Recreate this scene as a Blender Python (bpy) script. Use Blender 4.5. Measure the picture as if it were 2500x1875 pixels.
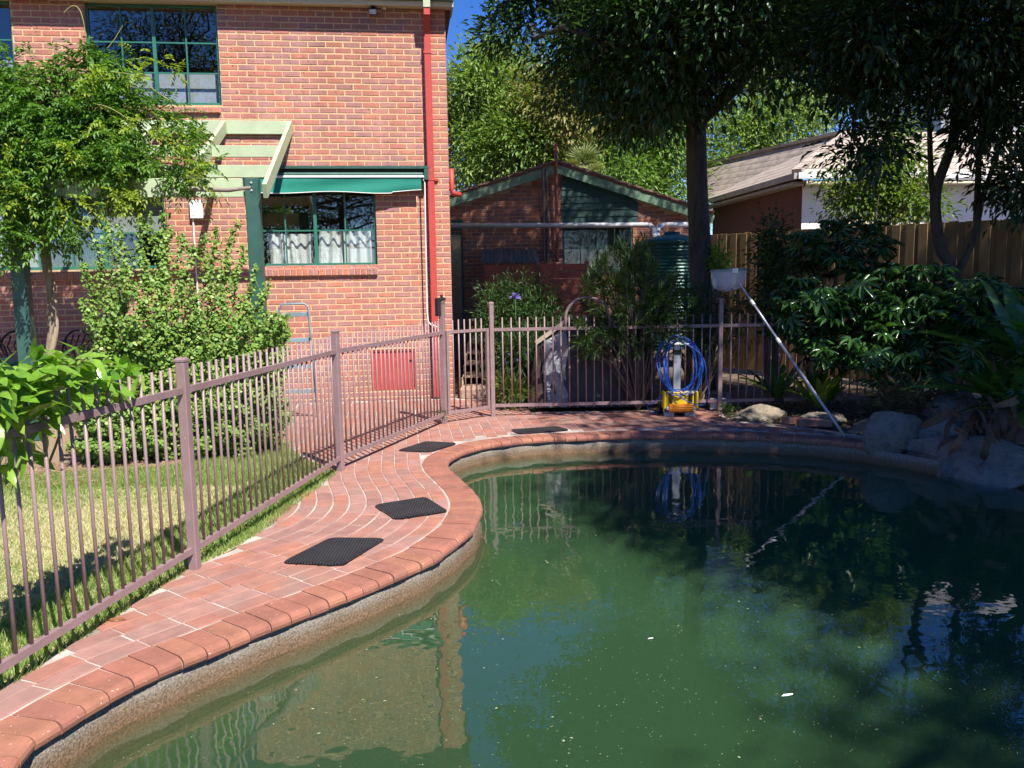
import bpy, bmesh, math, random
import numpy as np
from mathutils import Vector, Matrix
from mathutils.geometry import tessellate_polygon

scene = bpy.context.scene
for o in list(bpy.data.objects):
    bpy.data.objects.remove(o, do_unlink=True)
COL = scene.collection
R = math.radians
rng = np.random.default_rng(7)
random.seed(7)

# ------------------------------------------------------------------ camera
CAM_Z = 1.63
RIGHT = Vector((0.99987889, -0.00196061, -0.01543881))
UP = Vector((0.0155628, 0.12596542, 0.99191255))
FWD = Vector((0.0, 0.99203270, -0.12598068))
cd = bpy.data.cameras.new('camera')
cam = bpy.data.objects.new('camera', cd)
COL.objects.link(cam)
cam.matrix_world = Matrix(((RIGHT.x, UP.x, -FWD.x, 0), (RIGHT.y, UP.y, -FWD.y, 0), (RIGHT.z, UP.z, -FWD.z, CAM_Z), (0, 0, 0, 1)))
cd.sensor_width = 36.0
cd.lens = 36.0 * 2040.0 / 2500.0
cd.clip_start = 0.05
cd.clip_end = 2000
scene.camera = cam

# ------------------------------------------------------------------ light
SUN_EL, SUN_AZ = R(52.5), R(180 - 33)      # azimuth clockwise from +Y
TO_SUN = Vector((math.sin(SUN_AZ) * math.cos(SUN_EL), math.cos(SUN_AZ) * math.cos(SUN_EL), math.sin(SUN_EL)))
w = bpy.data.worlds.new('World'); scene.world = w; w.use_nodes = True
nt = w.node_tree
sky = nt.nodes.new('ShaderNodeTexSky'); sky.sky_type = 'NISHITA'; sky.sun_disc = False
sky.sun_elevation = SUN_EL; sky.sun_rotation = SUN_AZ
sky.altitude = 3000; sky.air_density = 1.0; sky.dust_density = 0.0; sky.ozone_density = 3.0
bg = nt.nodes['Background']; bg.inputs['Strength'].default_value = 0.105
hsv = nt.nodes.new('ShaderNodeHueSaturation'); hsv.inputs['Hue'].default_value = 0.515; hsv.inputs['Saturation'].default_value = 1.3; hsv.inputs['Value'].default_value = 1.0
nt.links.new(sky.outputs['Color'], hsv.inputs['Color']); nt.links.new(hsv.outputs['Color'], bg.inputs['Color'])
sd = bpy.data.lights.new('sun', 'SUN'); sd.energy = 5.0; sd.angle = R(0.53); sd.color = (1.0, 0.95, 0.87)
sun = bpy.data.objects.new('sun', sd); COL.objects.link(sun)
sun.rotation_euler = (-TO_SUN).to_track_quat('-Z', 'Y').to_euler()
sun.location = TO_SUN * 40
scene.view_settings.view_transform = 'Standard'
scene.view_settings.look = 'None'
scene.view_settings.exposure = 0.88
scene.view_settings.gamma = 1.0
scene.view_settings.use_curve_mapping = False
scene.render.engine = 'CYCLES'
cy = scene.cycles
cy.use_denoising = True; cy.use_adaptive_sampling = True; cy.adaptive_threshold = 0.02
cy.max_bounces = 7; cy.diffuse_bounces = 2; cy.glossy_bounces = 3; cy.transmission_bounces = 3
cy.transparent_max_bounces = 10; cy.volume_bounces = 0
cy.caustics_reflective = False; cy.caustics_refractive = False
cy.sample_clamp_indirect = 4.0

# ------------------------------------------------------------------ helpers
def at(u, v, Y):
    """point of the place at depth Y that the photograph shows at (u, v)"""
    a, b = (u - 1250.0) / 2040.0, -(v - 937.5) / 2040.0
    r = FWD + RIGHT * a + UP * b
    return Vector((0, 0, CAM_Z)) + r * (Y / r.y)
def gr(u, v, z=0.0):
    a, b = (u - 1250.0) / 2040.0, -(v - 937.5) / 2040.0
    r = FWD + RIGHT * a + UP * b
    return Vector((0, 0, CAM_Z)) + r * ((z - CAM_Z) / r.z)

def obj(name, verts, faces, mat, parent=None, smooth=False):
    me = bpy.data.meshes.new(name)
    me.from_pydata([tuple(v) for v in verts], [], faces)
    if mat: me.materials.append(mat)
    if smooth: me.polygons.foreach_set('use_smooth', [True] * len(me.polygons))
    me.update()
    return link(name, me, parent)
def link(name, me, parent=None):
    o = bpy.data.objects.new(name, me); COL.objects.link(o)
    if parent: o.parent = parent
    return o
def tag(o, label=None, cat=None, group=None, kind=None):
    if label: o['label'] = label
    if cat: o['category'] = cat
    if group: o['group'] = group
    if kind: o['kind'] = kind
    return o
def thing(name, label, cat, loc=(0, 0, 0), rz=0.0, group=None):
    o = bpy.data.objects.new(name, None); COL.objects.link(o)
    o.location = loc; o.rotation_euler = (0, 0, rz); o.empty_display_size = 0.1
    return tag(o, label, cat, group)

class MB:
    """collects simple shapes into one mesh"""
    def __init__(s): s.v = []; s.f = []
    def add(s, v, f):
        n = len(s.v); s.v += [tuple(p) for p in v]; s.f += [tuple(i + n for i in q) for q in f]; return s
    def box(s, x0, x1, y0, y1, z0, z1, M=None):
        v = [(x0, y0, z0), (x1, y0, z0), (x1, y1, z0), (x0, y1, z0), (x0, y0, z1), (x1, y0, z1), (x1, y1, z1), (x0, y1, z1)]
        if M: v = [M @ Vector(p) for p in v]
        return s.add(v, [(3, 2, 1, 0), (4, 5, 6, 7), (0, 1, 5, 4), (1, 2, 6, 5), (2, 3, 7, 6), (3, 0, 4, 7)])
    def cbox(s, x0, x1, y0, y1, z0, z1, c=0.004, M=None):
        """box with chamfered edges"""
        bm = bmesh.new(); bmesh.ops.create_cube(bm, size=1)
        for q in bm.verts:
            q.co = ((x0 + x1) / 2 + q.co.x * (x1 - x0), (y0 + y1) / 2 + q.co.y * (y1 - y0), (z0 + z1) / 2 + q.co.z * (z1 - z0))
        bmesh.ops.bevel(bm, geom=list(bm.edges), offset=c, segments=1, affect='EDGES')
        bm.verts.index_update()
        v = [M @ q.co if M else q.co.copy() for q in bm.verts]
        f = [[q.index for q in p.verts] for p in bm.faces]; bm.free()
        return s.add(v, f)
    def bar(s, a, b, w, h, up=(0, 0, 1)):
        """square bar from a to b, w wide, h high"""
        a, b = Vector(a), Vector(b); d = (b - a).normalized(); u = Vector(up)
        x = d.cross(u)
        if x.length < 1e-4: x = d.cross(Vector((0, 1, 0)))
        x.normalize(); u = x.cross(d).normalized()
        c = []
        for p in (a, b):
            for i, j in ((-1, -1), (1, -1), (1, 1), (-1, 1)): c.append(p + x * (i * w / 2) + u * (j * h / 2))
        return s.add(c, [(3, 2, 1, 0), (4, 5, 6, 7), (0, 1, 5, 4), (1, 2, 6, 5), (2, 3, 7, 6), (3, 0, 4, 7)])
    def tube(s, pts, rad, n=8, caps=True):
        pts = [Vector(p) for p in pts]
        if not hasattr(rad, '__len__'): rad = [rad] * len(pts)
        ref = None; ring = []
        for i, p in enumerate(pts):
            t = (pts[min(i + 1, len(pts) - 1)] - pts[max(i - 1, 0)]).normalized()
            if ref is None:
                ref = t.orthogonal().normalized()
            ref = (ref - t * ref.dot(t))
            ref = ref.normalized() if ref.length > 1e-6 else t.orthogonal().normalized()
            b = t.cross(ref)
            ring += [p + (ref * math.cos(2 * math.pi * k / n) + b * math.sin(2 * math.pi * k / n)) * rad[i] for k in range(n)]
        f = []
        for i in range(len(pts) - 1):
            for k in range(n):
                f.append((i * n + k, i * n + (k + 1) % n, (i + 1) * n + (k + 1) % n, (i + 1) * n + k))
        if caps:
            f.append(tuple(range(n - 1, -1, -1))); m = (len(pts) - 1) * n; f.append(tuple(range(m, m + n)))
        return s.add(ring, f)
    def lathe(s, prof, c=(0, 0, 0), n=24):
        c = Vector(c); v = []; f = []
        for r, z in prof:
            v += [c + Vector((r * math.cos(2 * math.pi * k / n), r * math.sin(2 * math.pi * k / n), z)) for k in range(n)]
        for i in range(len(prof) - 1):
            for k in range(n):
                f.append((i * n + k, i * n + (k + 1) % n, (i + 1) * n + (k + 1) % n, (i + 1) * n + k))
        f.append(tuple(range(n - 1, -1, -1))); m = (len(prof) - 1) * n; f.append(tuple(range(m, m + n)))
        return s.add(v, f)
    def prism(s, poly, z0, z1, M=None):
        n = len(poly); v = [Vector((x, y, z0)) for x, y in poly] + [Vector((x, y, z1)) for x, y in poly]
        if M: v = [M @ p for p in v]
        return s.add(v, [tuple(range(n - 1, -1, -1)), tuple(range(n, 2 * n))] + [(i, (i + 1) % n, n + (i + 1) % n, n + i) for i in range(n)])
    def build(s, name, mat, parent=None, smooth=False, loc=None):
        o = obj(name, s.v, s.f, mat, parent, smooth)
        if loc is not None: o.location = loc
        return o

def fast_mesh(name, V, F, mat, parent=None, smooth=False):
    """V (n,3) and F (m,k) numpy arrays"""
    me = bpy.data.meshes.new(name)
    V = np.asarray(V, np.float32); F = np.asarray(F, np.int32); k = F.shape[1]
    me.vertices.add(len(V)); me.vertices.foreach_set('co', V.ravel())
    me.loops.add(F.size); me.loops.foreach_set('vertex_index', F.ravel())
    me.polygons.add(len(F)); me.polygons.foreach_set('loop_start', np.arange(0, F.size, k, dtype=np.int32))
    if smooth: me.polygons.foreach_set('use_smooth', np.ones(len(F), bool))
    me.materials.append(mat); me.update(calc_edges=True)
    return link(name, me, parent)

def catmull(pts, closed=False, sub=8):
    P = [np.array(p, float) for p in pts]; n = len(P); out = []
    for i in range(n if closed else n - 1):
        if closed: p0, p1, p2, p3 = P[i - 1], P[i], P[(i + 1) % n], P[(i + 2) % n]
        else: p0, p1, p2, p3 = P[max(i - 1, 0)], P[i], P[i + 1], P[min(i + 2, n - 1)]
        for k in range(sub):
            t = k / sub
            out.append(0.5 * ((2 * p1) + (-p0 + p2) * t + (2 * p0 - 5 * p1 + 4 * p2 - p3) * t * t + (-p0 + 3 * p1 - 3 * p2 + p3) * t ** 3))
    if not closed: out.append(P[-1])
    return np.array(out)
def resample(P, step, closed=False):
    Q = np.vstack([P, P[:1]]) if closed else P
    d = np.r_[0, np.cumsum(np.linalg.norm(np.diff(Q, axis=0), axis=1))]
    n = max(2, int(round(d[-1] / step)))
    s = np.linspace(0, d[-1], n + 1)
    out = np.stack([np.interp(s, d, Q[:, i]) for i in range(Q.shape[1])], 1)
    return out[:-1] if closed else out
def normals2(P, closed=False):
    if closed: T = np.roll(P, -1, 0) - np.roll(P, 1, 0)
    else: T = np.gradient(P, axis=0)
    T = T / np.linalg.norm(T, axis=1)[:, None]
    return np.stack([-T[:, 1], T[:, 0]], 1)      # left of the direction of travel
def inside(pt, poly):
    x, y = pt; c = False; n = len(poly); j = n - 1
    for i in range(n):
        if (poly[i][1] > y) != (poly[j][1] > y) and x < (poly[j][0] - poly[i][0]) * (y - poly[i][1]) / (poly[j][1] - poly[i][1]) + poly[i][0]: c = not c
        j = i
    return c
def sheet(name, outer, z, mat, holes=(), parent=None):
    loops = [[Vector((p[0], p[1], 0)) for p in outer]] + [[Vector((p[0], p[1], 0)) for p in h] for h in holes]
    tris = tessellate_polygon(loops)
    vs = [(p.x, p.y, z) for l in loops for p in l]
    o = obj(name, vs, [tuple(t) for t in tris], mat, parent)
    bm = bmesh.new(); bm.from_mesh(o.data)
    for f in bm.faces:
        if f.normal.z < 0: f.normal_flip()
    bm.to_mesh(o.data); bm.free()
    return o

# ------------------------------------------------------------------ materials
def nodes(name):
    m = bpy.data.materials.new(name); m.use_nodes = True
    t = m.node_tree; return m, t, t.nodes['Principled BSDF']
def lk(t, a, b): t.links.new(a, b)
def pos_node(t):
    return t.nodes.new('ShaderNodeNewGeometry')
def noise(t, vec, scale, detail=3, rough=0.6, stretch=None):
    n = t.nodes.new('ShaderNodeTexNoise'); n.inputs['Scale'].default_value = scale; n.inputs['Detail'].default_value = detail
    n.inputs['Roughness'].default_value = rough
    if stretch:
        mp = t.nodes.new('ShaderNodeMapping'); mp.inputs['Scale'].default_value = stretch; lk(t, vec, mp.inputs['Vector']); vec = mp.outputs['Vector']
    lk(t, vec, n.inputs['Vector']); return n
def ramp(t, fac, stops, interp='LINEAR'):
    r = t.nodes.new('ShaderNodeValToRGB'); r.color_ramp.interpolation = interp
    e = r.color_ramp.elements
    while len(e) < len(stops): e.new(0.5)
    for i, (p, c) in enumerate(stops):
        e[i].position = p; e[i].color = (*c, 1) if len(c) == 3 else c
    lk(t, fac, r.inputs['Fac']); return r
def mixc(t, fac, a, b, mode='MIX'):
    m = t.nodes.new('ShaderNodeMix'); m.data_type = 'RGBA'; m.blend_type = mode
    for s, val in ((0, fac), (6, a), (7, b)):
        if hasattr(val, 'is_output'): lk(t, val, m.inputs[s])
        elif s == 0: m.inputs[0].default_value = val
        else: m.inputs[s].default_value = (*val, 1)
    return m.outputs[2]
def bumpit(t, bsdf, height, strength, dist=0.02):
    b = t.nodes.new('ShaderNodeBump'); b.inputs['Strength'].default_value = strength; b.inputs['Distance'].default_value = dist
    lk(t, height, b.inputs['Height']); lk(t, b.outputs['Normal'], bsdf.inputs['Normal']); return b
def mat(name, cols, rough=0.6, scale=6.0, bump=0.0, bscale=60.0, rand=None, var=0.25, speck=None, metal=0.0, spec=0.5, stretch=None, coat=0.0, bdist=0.01, big=0.0):
    """cols: one colour, or a list picked from per island / per object / by noise. speck = (colour, threshold, scale)"""
    m, t, b = nodes(name); g = pos_node(t); P = g.outputs['Position']
    if not hasattr(cols[0], '__len__'): cols = [cols]
    n = noise(t, P, scale, 4, 0.65, stretch)
    if len(cols) == 1:
        c = tuple(cols[0]); base = ramp(t, n.outputs['Fac'], [(0.3, tuple(x * (1 - var) for x in c)), (0.7, tuple(min(1, x * (1 + var)) for x in c))]).outputs['Color']
    else:
        if rand == 'island': f = g.outputs['Random Per Island']
        elif rand == 'object': f = t.nodes.new('ShaderNodeObjectInfo').outputs['Random']
        else: f = n.outputs['Fac']
        k = len(cols)
        if rand: st = [(i / k, c) for i, c in enumerate(cols)]
        else: st = [(0.3 + 0.4 * i / (k - 1), c) for i, c in enumerate(cols)]
        base = ramp(t, f, st, 'CONSTANT' if rand else 'LINEAR').outputs['Color']
        if rand:
            v2 = ramp(t, n.outputs['Fac'], [(0.3, (1 - var,) * 3), (0.7, (1 + var,) * 3)]).outputs['Color']
            base = mixc(t, 1.0, base, v2, 'MULTIPLY')
    if big:
        nb_ = noise(t, P, 0.55, 3, 0.6, (1, 1, 0.6)); base = mixc(t, 1.0, base, ramp(t, nb_.outputs['Fac'], [(0.3, (1 - big,) * 3), (0.7, (1 + big,) * 3)]).outputs['Color'], 'MULTIPLY')
    if big:
        ns_ = noise(t, P, 3.2, 4, 0.6, (1, 1, 0.1)); base = mixc(t, 1.0, base, ramp(t, ns_.outputs['Fac'], [(0.35, (0.86, 0.85, 0.85)), (0.62, (1.06, 1.05, 1.05))]).outputs['Color'], 'MULTIPLY')
    if speck:
        s = noise(t, P, speck[2], 2, 0.5)
        f = ramp(t, s.outputs['Fac'], [(speck[1], (0, 0, 0)), (speck[1] + (speck[3] if len(speck) > 3 else 0.04), (1, 1, 1))]).outputs['Color']
        base = mixc(t, f, base, speck[0])
    lk(t, base, b.inputs['Base Color'])
    b.inputs['Roughness'].default_value = rough; b.inputs['Metallic'].default_value = metal
    b.inputs['Specular IOR Level'].default_value = spec; b.inputs['Coat Weight'].default_value = coat
    if bump: bumpit(t, b, noise(t, P, bscale, 4, 0.7, stretch).outputs['Fac'], bump, bdist)
    return m
def leafmat(name, cols, rough=0.45, trans=0.35, spec=0.35):
    m, t, b = nodes(name); g = pos_node(t)
    k = len(cols)
    c = ramp(t, g.outputs['Random Per Island'], [(i / max(1, k - 1), c) for i, c in enumerate(cols)]).outputs['Color']
    lk(t, c, b.inputs['Base Color']); b.inputs['Roughness'].default_value = rough; b.inputs['Specular IOR Level'].default_value = spec
    tr = t.nodes.new('ShaderNodeBsdfTranslucent')
    c2 = mixc(t, 1.0, c, (1.15, 1.25, 0.5), 'MULTIPLY'); lk(t, c2, tr.inputs['Color'])
    mx = t.nodes.new('ShaderNodeMixShader'); mx.inputs[0].default_value = trans
    lk(t, b.outputs[0], mx.inputs[1]); lk(t, tr.outputs[0], mx.inputs[2])
    lk(t, mx.outputs[0], t.nodes['Material Output'].inputs['Surface'])
    return m
def schlick(t, N, I, f0):
    """reflectance of a clear sheet, the same from both sides"""
    d = t.nodes.new('ShaderNodeVectorMath'); d.operation = 'DOT_PRODUCT'; lk(t, N, d.inputs[0]); lk(t, I, d.inputs[1])
    def mt(op, a, b=None, clamp=False):
        m_ = t.nodes.new('ShaderNodeMath'); m_.operation = op; m_.use_clamp = clamp
        for i, v in enumerate((a, b)):
            if v is None: continue
            if hasattr(v, 'is_output'): lk(t, v, m_.inputs[i])
            else: m_.inputs[i].default_value = v
        return m_.outputs[0]
    c = mt('SUBTRACT', 1.0, mt('ABSOLUTE', d.outputs['Value']), True)
    return mt('ADD', mt('MULTIPLY', mt('POWER', c, 5.0), 1.0 - f0), f0, True)
def glassmat(name, tint=(0.85, 0.9, 0.9), k=5.0):
    m, t, b = nodes(name); t.nodes.remove(b)
    g = pos_node(t); fac = schlick(t, g.outputs['Normal'], g.outputs['Incoming'], 0.04 * k)
    tr = t.nodes.new('ShaderNodeBsdfTransparent'); tr.inputs[0].default_value = (*tint, 1)
    gl = t.nodes.new('ShaderNodeBsdfGlossy'); gl.inputs['Roughness'].default_value = 0.0
    nz = noise(t, g.outputs['Position'], 1.6, 1); bp = t.nodes.new('ShaderNodeBump'); bp.inputs['Strength'].default_value = 0.02; bp.inputs['Distance'].default_value = 0.05
    lk(t, nz.outputs['Fac'], bp.inputs['Height']); lk(t, bp.outputs['Normal'], gl.inputs['Normal'])
    mx = t.nodes.new('ShaderNodeMixShader'); lk(t, fac, mx.inputs[0]); lk(t, tr.outputs[0], mx.inputs[1]); lk(t, gl.outputs[0], mx.inputs[2])
    lk(t, mx.outputs[0], t.nodes['Material Output'].inputs['Surface']); return m

BRICK_COLS = [(0.44, 0.17, 0.125), (0.42, 0.185, 0.15), (0.45, 0.175, 0.12), (0.39, 0.185, 0.155), (0.43, 0.18, 0.14), (0.41, 0.19, 0.16), (0.47, 0.185, 0.12), (0.365, 0.18, 0.16)]
SPK = ((0.09, 0.065, 0.065), 0.655, 38.0, 0.06)
M = {}
M['brick1'] = mat('brick_single', BRICK_COLS, 0.85, 14, 0.55, 70, 'object', 0.14, SPK, big=0.13)
M['brickf'] = mat('brick_field', BRICK_COLS, 0.85, 14, 0.55, 70, 'island', 0.14, SPK, big=0.13)
M['mortar'] = mat('cream_mortar', (0.62, 0.43, 0.235), 0.9, 25, 0.5, 150, var=0.15)
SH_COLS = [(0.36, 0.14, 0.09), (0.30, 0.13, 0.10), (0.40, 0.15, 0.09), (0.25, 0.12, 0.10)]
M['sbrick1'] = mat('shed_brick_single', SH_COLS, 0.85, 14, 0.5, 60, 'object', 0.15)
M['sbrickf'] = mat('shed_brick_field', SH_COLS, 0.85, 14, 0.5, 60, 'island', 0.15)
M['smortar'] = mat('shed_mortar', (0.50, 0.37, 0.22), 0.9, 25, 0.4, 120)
PAV_COLS = [(0.33, 0.145, 0.105), (0.31, 0.15, 0.12), (0.34, 0.175, 0.14), (0.36, 0.155, 0.105), (0.285, 0.145, 0.12), (0.34, 0.16, 0.12), (0.34, 0.18, 0.15)]
DIRT = ((0.27, 0.17, 0.14), 0.52, 3.0, 0.25)
M['pav1'] = mat('paver_single', PAV_COLS, 0.8, 9, 0.35, 120, 'object', 0.18, DIRT)
M['pavf'] = mat('paver_field', PAV_COLS, 0.8, 9, 0.35, 120, 'island', 0.18, DIRT)
COP_COLS = [(0.30, 0.118, 0.078), (0.285, 0.114, 0.078), (0.32, 0.125, 0.082), (0.275, 0.112, 0.078), (0.31, 0.13, 0.08)]
M['cop'] = mat('coping_brick', COP_COLS, 0.88, 7, 0.3, 160, 'object', 0.2, ((0.6, 0.45, 0.36), 0.70, 60))
M['pmortar'] = mat('paving_mortar', (0.43, 0.35, 0.305), 0.9, 3, 0.4, 120, var=0.5)
M['gpaint'] = mat('green_paint', (0.032, 0.095, 0.075), 0.45, 6, 0.15, 40, var=0.2)
M['gpale'] = mat('pale_green_paint', (0.42, 0.50, 0.32), 0.55, 5, 0.1, 40, var=0.08)
M['gframe'] = mat('window_green', (0.03, 0.15, 0.105), 0.4, 5, var=0.1)
M['fence'] = mat('mauve_brown_paint', (0.265, 0.175, 0.178), 0.42, 9, 0.12, 90, var=0.12, speck=((0.55, 0.52, 0.5), 0.76, 45))
M['red'] = mat('red_paint', (0.46, 0.055, 0.045), 0.5, 5, 0.1, 40, var=0.1, speck=((0.7, 0.5, 0.45), 0.75, 20))
M['cream'] = mat('cream_paint', (0.66, 0.60, 0.44), 0.6, 3, var=0.06)
M['white'] = mat('white_paint', (0.78, 0.77, 0.74), 0.5, 3, var=0.05)
M['dark'] = mat('dark_interior', (0.03, 0.03, 0.032), 0.9)
M['black'] = mat('black_plastic', (0.018, 0.018, 0.02), 0.45, 8, 0.1, 60)
M['glass'] = glassmat('window_glass')
# ------------------------------------------------------------------ pool, paving, lawn, ground
LIP = [(-1.74, 2.74), (-1.73, 2.9), (-1.68, 3.08), (-1.6, 3.26), (-1.49, 3.43), (-1.36, 3.6), (-1.22, 3.79), (-1.08, 3.96), (-0.86, 4.23), (-0.73, 4.40), (-0.61, 4.57), (-0.48, 4.77), (-0.355, 5.08), (-0.27, 5.37), (-0.23, 5.69), (-0.235, 5.99), (-0.29, 6.3), (-0.39, 6.64), (-0.52, 7.02), (-0.58, 7.32), (-0.56, 7.6), (-0.45, 7.87), (-0.21, 8.16), (0.2, 8.37), (0.6, 8.46), (1.16, 8.52), (1.7, 8.5), (2.1, 8.44), (2.4, 8.37), (2.76, 8.24), (3.01, 8.13), (3.41, 7.83),
       (3.8, 7.3), (4.3, 6.8), (5.0, 6.0), (5.6, 4.8), (5.6, 3.2), (4.6, 1.9), (2.5, 1.2), (0.3, 1.05), (-0.9, 1.4), (-1.5, 2.0)]
lip = resample(catmull(LIP, True, 8), 0.058, True)
lipn = normals2(lip, True)                       # points away from the water
NL = len(lip)
CEN = np.array([1.6, 4.9])
WATER_Z = -0.178
i_rock0 = int(np.argmin(np.linalg.norm(lip - np.array([3.45, 7.8]), axis=1)))
i_rock1 = int(np.argmin(np.linalg.norm(lip - np.array([5.6, 4.4]), axis=1)))

M['ground'] = mat('garden_soil', [(0.10, 0.065, 0.045), (0.16, 0.11, 0.075), (0.075, 0.05, 0.035)], 0.95, 3, 0.8, 30, bdist=0.03)
inner = lip + lipn * 0.12
V = []; F = []
for j, t in enumerate((0, 0.004, 0.012, 0.03, 0.08, 0.2, 0.45, 1.0)):
    for i in range(NL):
        dirn = (inner[i] - CEN); dirn = dirn / np.linalg.norm(dirn)
        p = inner[i] * (1 - t) + (CEN + dirn * 600) * t
        V.append((p[0], p[1], -0.035))
for j in range(7):
    for i in range(NL):
        F.append((j * NL + i, j * NL + (i + 1) % NL, (j + 1) * NL + (i + 1) % NL, (j + 1) * NL + i))
ground = tag(obj('ground', V, [f[::-1] for f in F], M['ground']), kind='structure')

# pool shell
def shellmat():
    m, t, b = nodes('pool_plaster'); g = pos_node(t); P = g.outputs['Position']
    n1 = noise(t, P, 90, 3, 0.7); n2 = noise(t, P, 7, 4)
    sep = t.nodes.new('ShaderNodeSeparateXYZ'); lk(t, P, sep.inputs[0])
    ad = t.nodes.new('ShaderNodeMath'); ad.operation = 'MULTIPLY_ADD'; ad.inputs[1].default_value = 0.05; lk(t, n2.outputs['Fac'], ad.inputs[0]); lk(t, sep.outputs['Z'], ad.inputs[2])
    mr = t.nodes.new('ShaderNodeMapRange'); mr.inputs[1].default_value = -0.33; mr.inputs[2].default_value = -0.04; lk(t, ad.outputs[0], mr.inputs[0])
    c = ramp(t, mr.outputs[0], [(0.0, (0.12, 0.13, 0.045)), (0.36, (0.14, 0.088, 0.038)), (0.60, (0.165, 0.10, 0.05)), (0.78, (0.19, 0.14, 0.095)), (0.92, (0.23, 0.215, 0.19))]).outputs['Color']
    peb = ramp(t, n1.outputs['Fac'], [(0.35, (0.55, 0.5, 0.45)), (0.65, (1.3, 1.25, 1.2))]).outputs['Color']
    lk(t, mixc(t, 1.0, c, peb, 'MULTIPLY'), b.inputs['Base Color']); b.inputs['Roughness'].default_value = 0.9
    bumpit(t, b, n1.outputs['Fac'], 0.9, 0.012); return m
rings = [(0.045, -0.055, 0), (0.03, -0.075, 0), (0.022, -0.14, 0), (0.0, -0.22, 0), (-0.05, -0.34, 0), (-0.13, -0.52, 0), (-0.2, -0.75, 0.06), (-0.2, -1.0, 0.16), (-0.2, -1.2, 0.4), (-0.2, -1.3, 0.75)]
V = []; F = []
for off, z, t in rings:
    wob = 0.006 * np.sin(np.arange(NL) * 0.9) if z > -0.3 else 0
    p = lip + lipn * (off + (wob if np.ndim(wob) == 0 else wob[:, None])); p = p * (1 - t) + CEN * t
    V += [(a[0], a[1], z) for a in p]
for j in range(len(rings) - 1):
    for i in range(NL):
        F.append((j * NL + i, j * NL + (i + 1) % NL, (j + 1) * NL + (i + 1) % NL, (j + 1) * NL + i))
F.append(tuple(range((len(rings) - 1) * NL, len(rings) * NL)))
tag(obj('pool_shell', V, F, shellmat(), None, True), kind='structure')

# water: a closed body with a murky green volume and a mirror-like surface
def watermat():
    m, t, b = nodes('pool_water'); t.nodes.remove(b); g = pos_node(t); P = g.outputs['Position']
    n1 = noise(t, P, 5.0, 2, 0.5); n2 = noise(t, P, 26, 2, 0.5)
    msk = ramp(t, noise(t, P, 0.7, 2).outputs['Fac'], [(0.46, (0.05,) * 3), (0.64, (1, 1, 1))]).outputs['Color']
    mu = t.nodes.new('ShaderNodeMath'); mu.operation = 'MULTIPLY'; lk(t, n2.outputs['Fac'], mu.inputs[0]); lk(t, msk, mu.inputs[1])
    ad = t.nodes.new('ShaderNodeMath'); ad.operation = 'MULTIPLY_ADD'; ad.inputs[1].default_value = 0.16; lk(t, mu.outputs[0], ad.inputs[0]); lk(t, n1.outputs['Fac'], ad.inputs[2])
    bp = t.nodes.new('ShaderNodeBump'); bp.inputs['Strength'].default_value = 0.035; bp.inputs['Distance'].default_value = 0.06; lk(t, ad.outputs[0], bp.inputs['Height'])
    fac = schlick(t, bp.outputs['Normal'], g.outputs['Incoming'], 0.15)
    tr = t.nodes.new('ShaderNodeBsdfTransparent'); gl = t.nodes.new('ShaderNodeBsdfGlossy'); gl.inputs['Roughness'].default_value = 0.0
    lk(t, bp.outputs['Normal'], gl.inputs['Normal'])
    mx = t.nodes.new('ShaderNodeMixShader'); lk(t, fac, mx.inputs[0]); lk(t, tr.outputs[0], mx.inputs[1]); lk(t, gl.outputs[0], mx.inputs[2])
    out = t.nodes['Material Output']; lk(t, mx.outputs[0], out.inputs['Surface'])
    v = t.nodes.new('ShaderNodeVolumePrincipled'); v.inputs['Color'].default_value = (0.155, 0.37, 0.155, 1); v.inputs['Density'].default_value = 3.4
    v.inputs['Anisotropy'].default_value = 0.0
    lk(t, v.outputs[0], out.inputs['Volume']); return m
M['water'] = watermat()
wl = lip + lipn * 0.012
V = [(p[0], p[1], WATER_Z) for p in wl] + [(p[0], p[1], -1.5) for p in wl]
F = [tuple(range(NL)), tuple(range(2 * NL - 1, NL - 1, -1))] + [(i, NL + i, NL + (i + 1) % NL, (i + 1) % NL) for i in range(NL)]
wo = tag(obj('water', V, F, M['water']), kind='structure')
bm = bmesh.new(); bm.from_mesh(wo.data); bmesh.ops.recalc_face_normals(bm, faces=bm.faces); bm.to_mesh(wo.data); bm.free()

# paving sheet (the joints) with a hole for the pool
PAVE = [(-2.42, 0.4), (-2.30, 1.7), (-2.12, 3.2), (-1.88, 4.64), (-1.72, 5.0), (-1.65, 6.03), (-1.55, 6.9), (-1.78, 7.3), (-2.05, 7.8), (-2.35, 8.5), (-2.6, 9.6), (-2.9, 11.17), (-0.82, 11.42), (0.05, 11.4), (0.18, 10.1), (2.55, 10.15), (2.42, 9.3), (2.9, 9.02), (3.3, 8.62), (3.75, 8.0), (3.62, 7.72)]
hole = lip + lipn * 0.13
near = [tuple(hole[(i_rock0 - k) % NL]) for k in range(0, NL - 0) if True]
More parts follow.
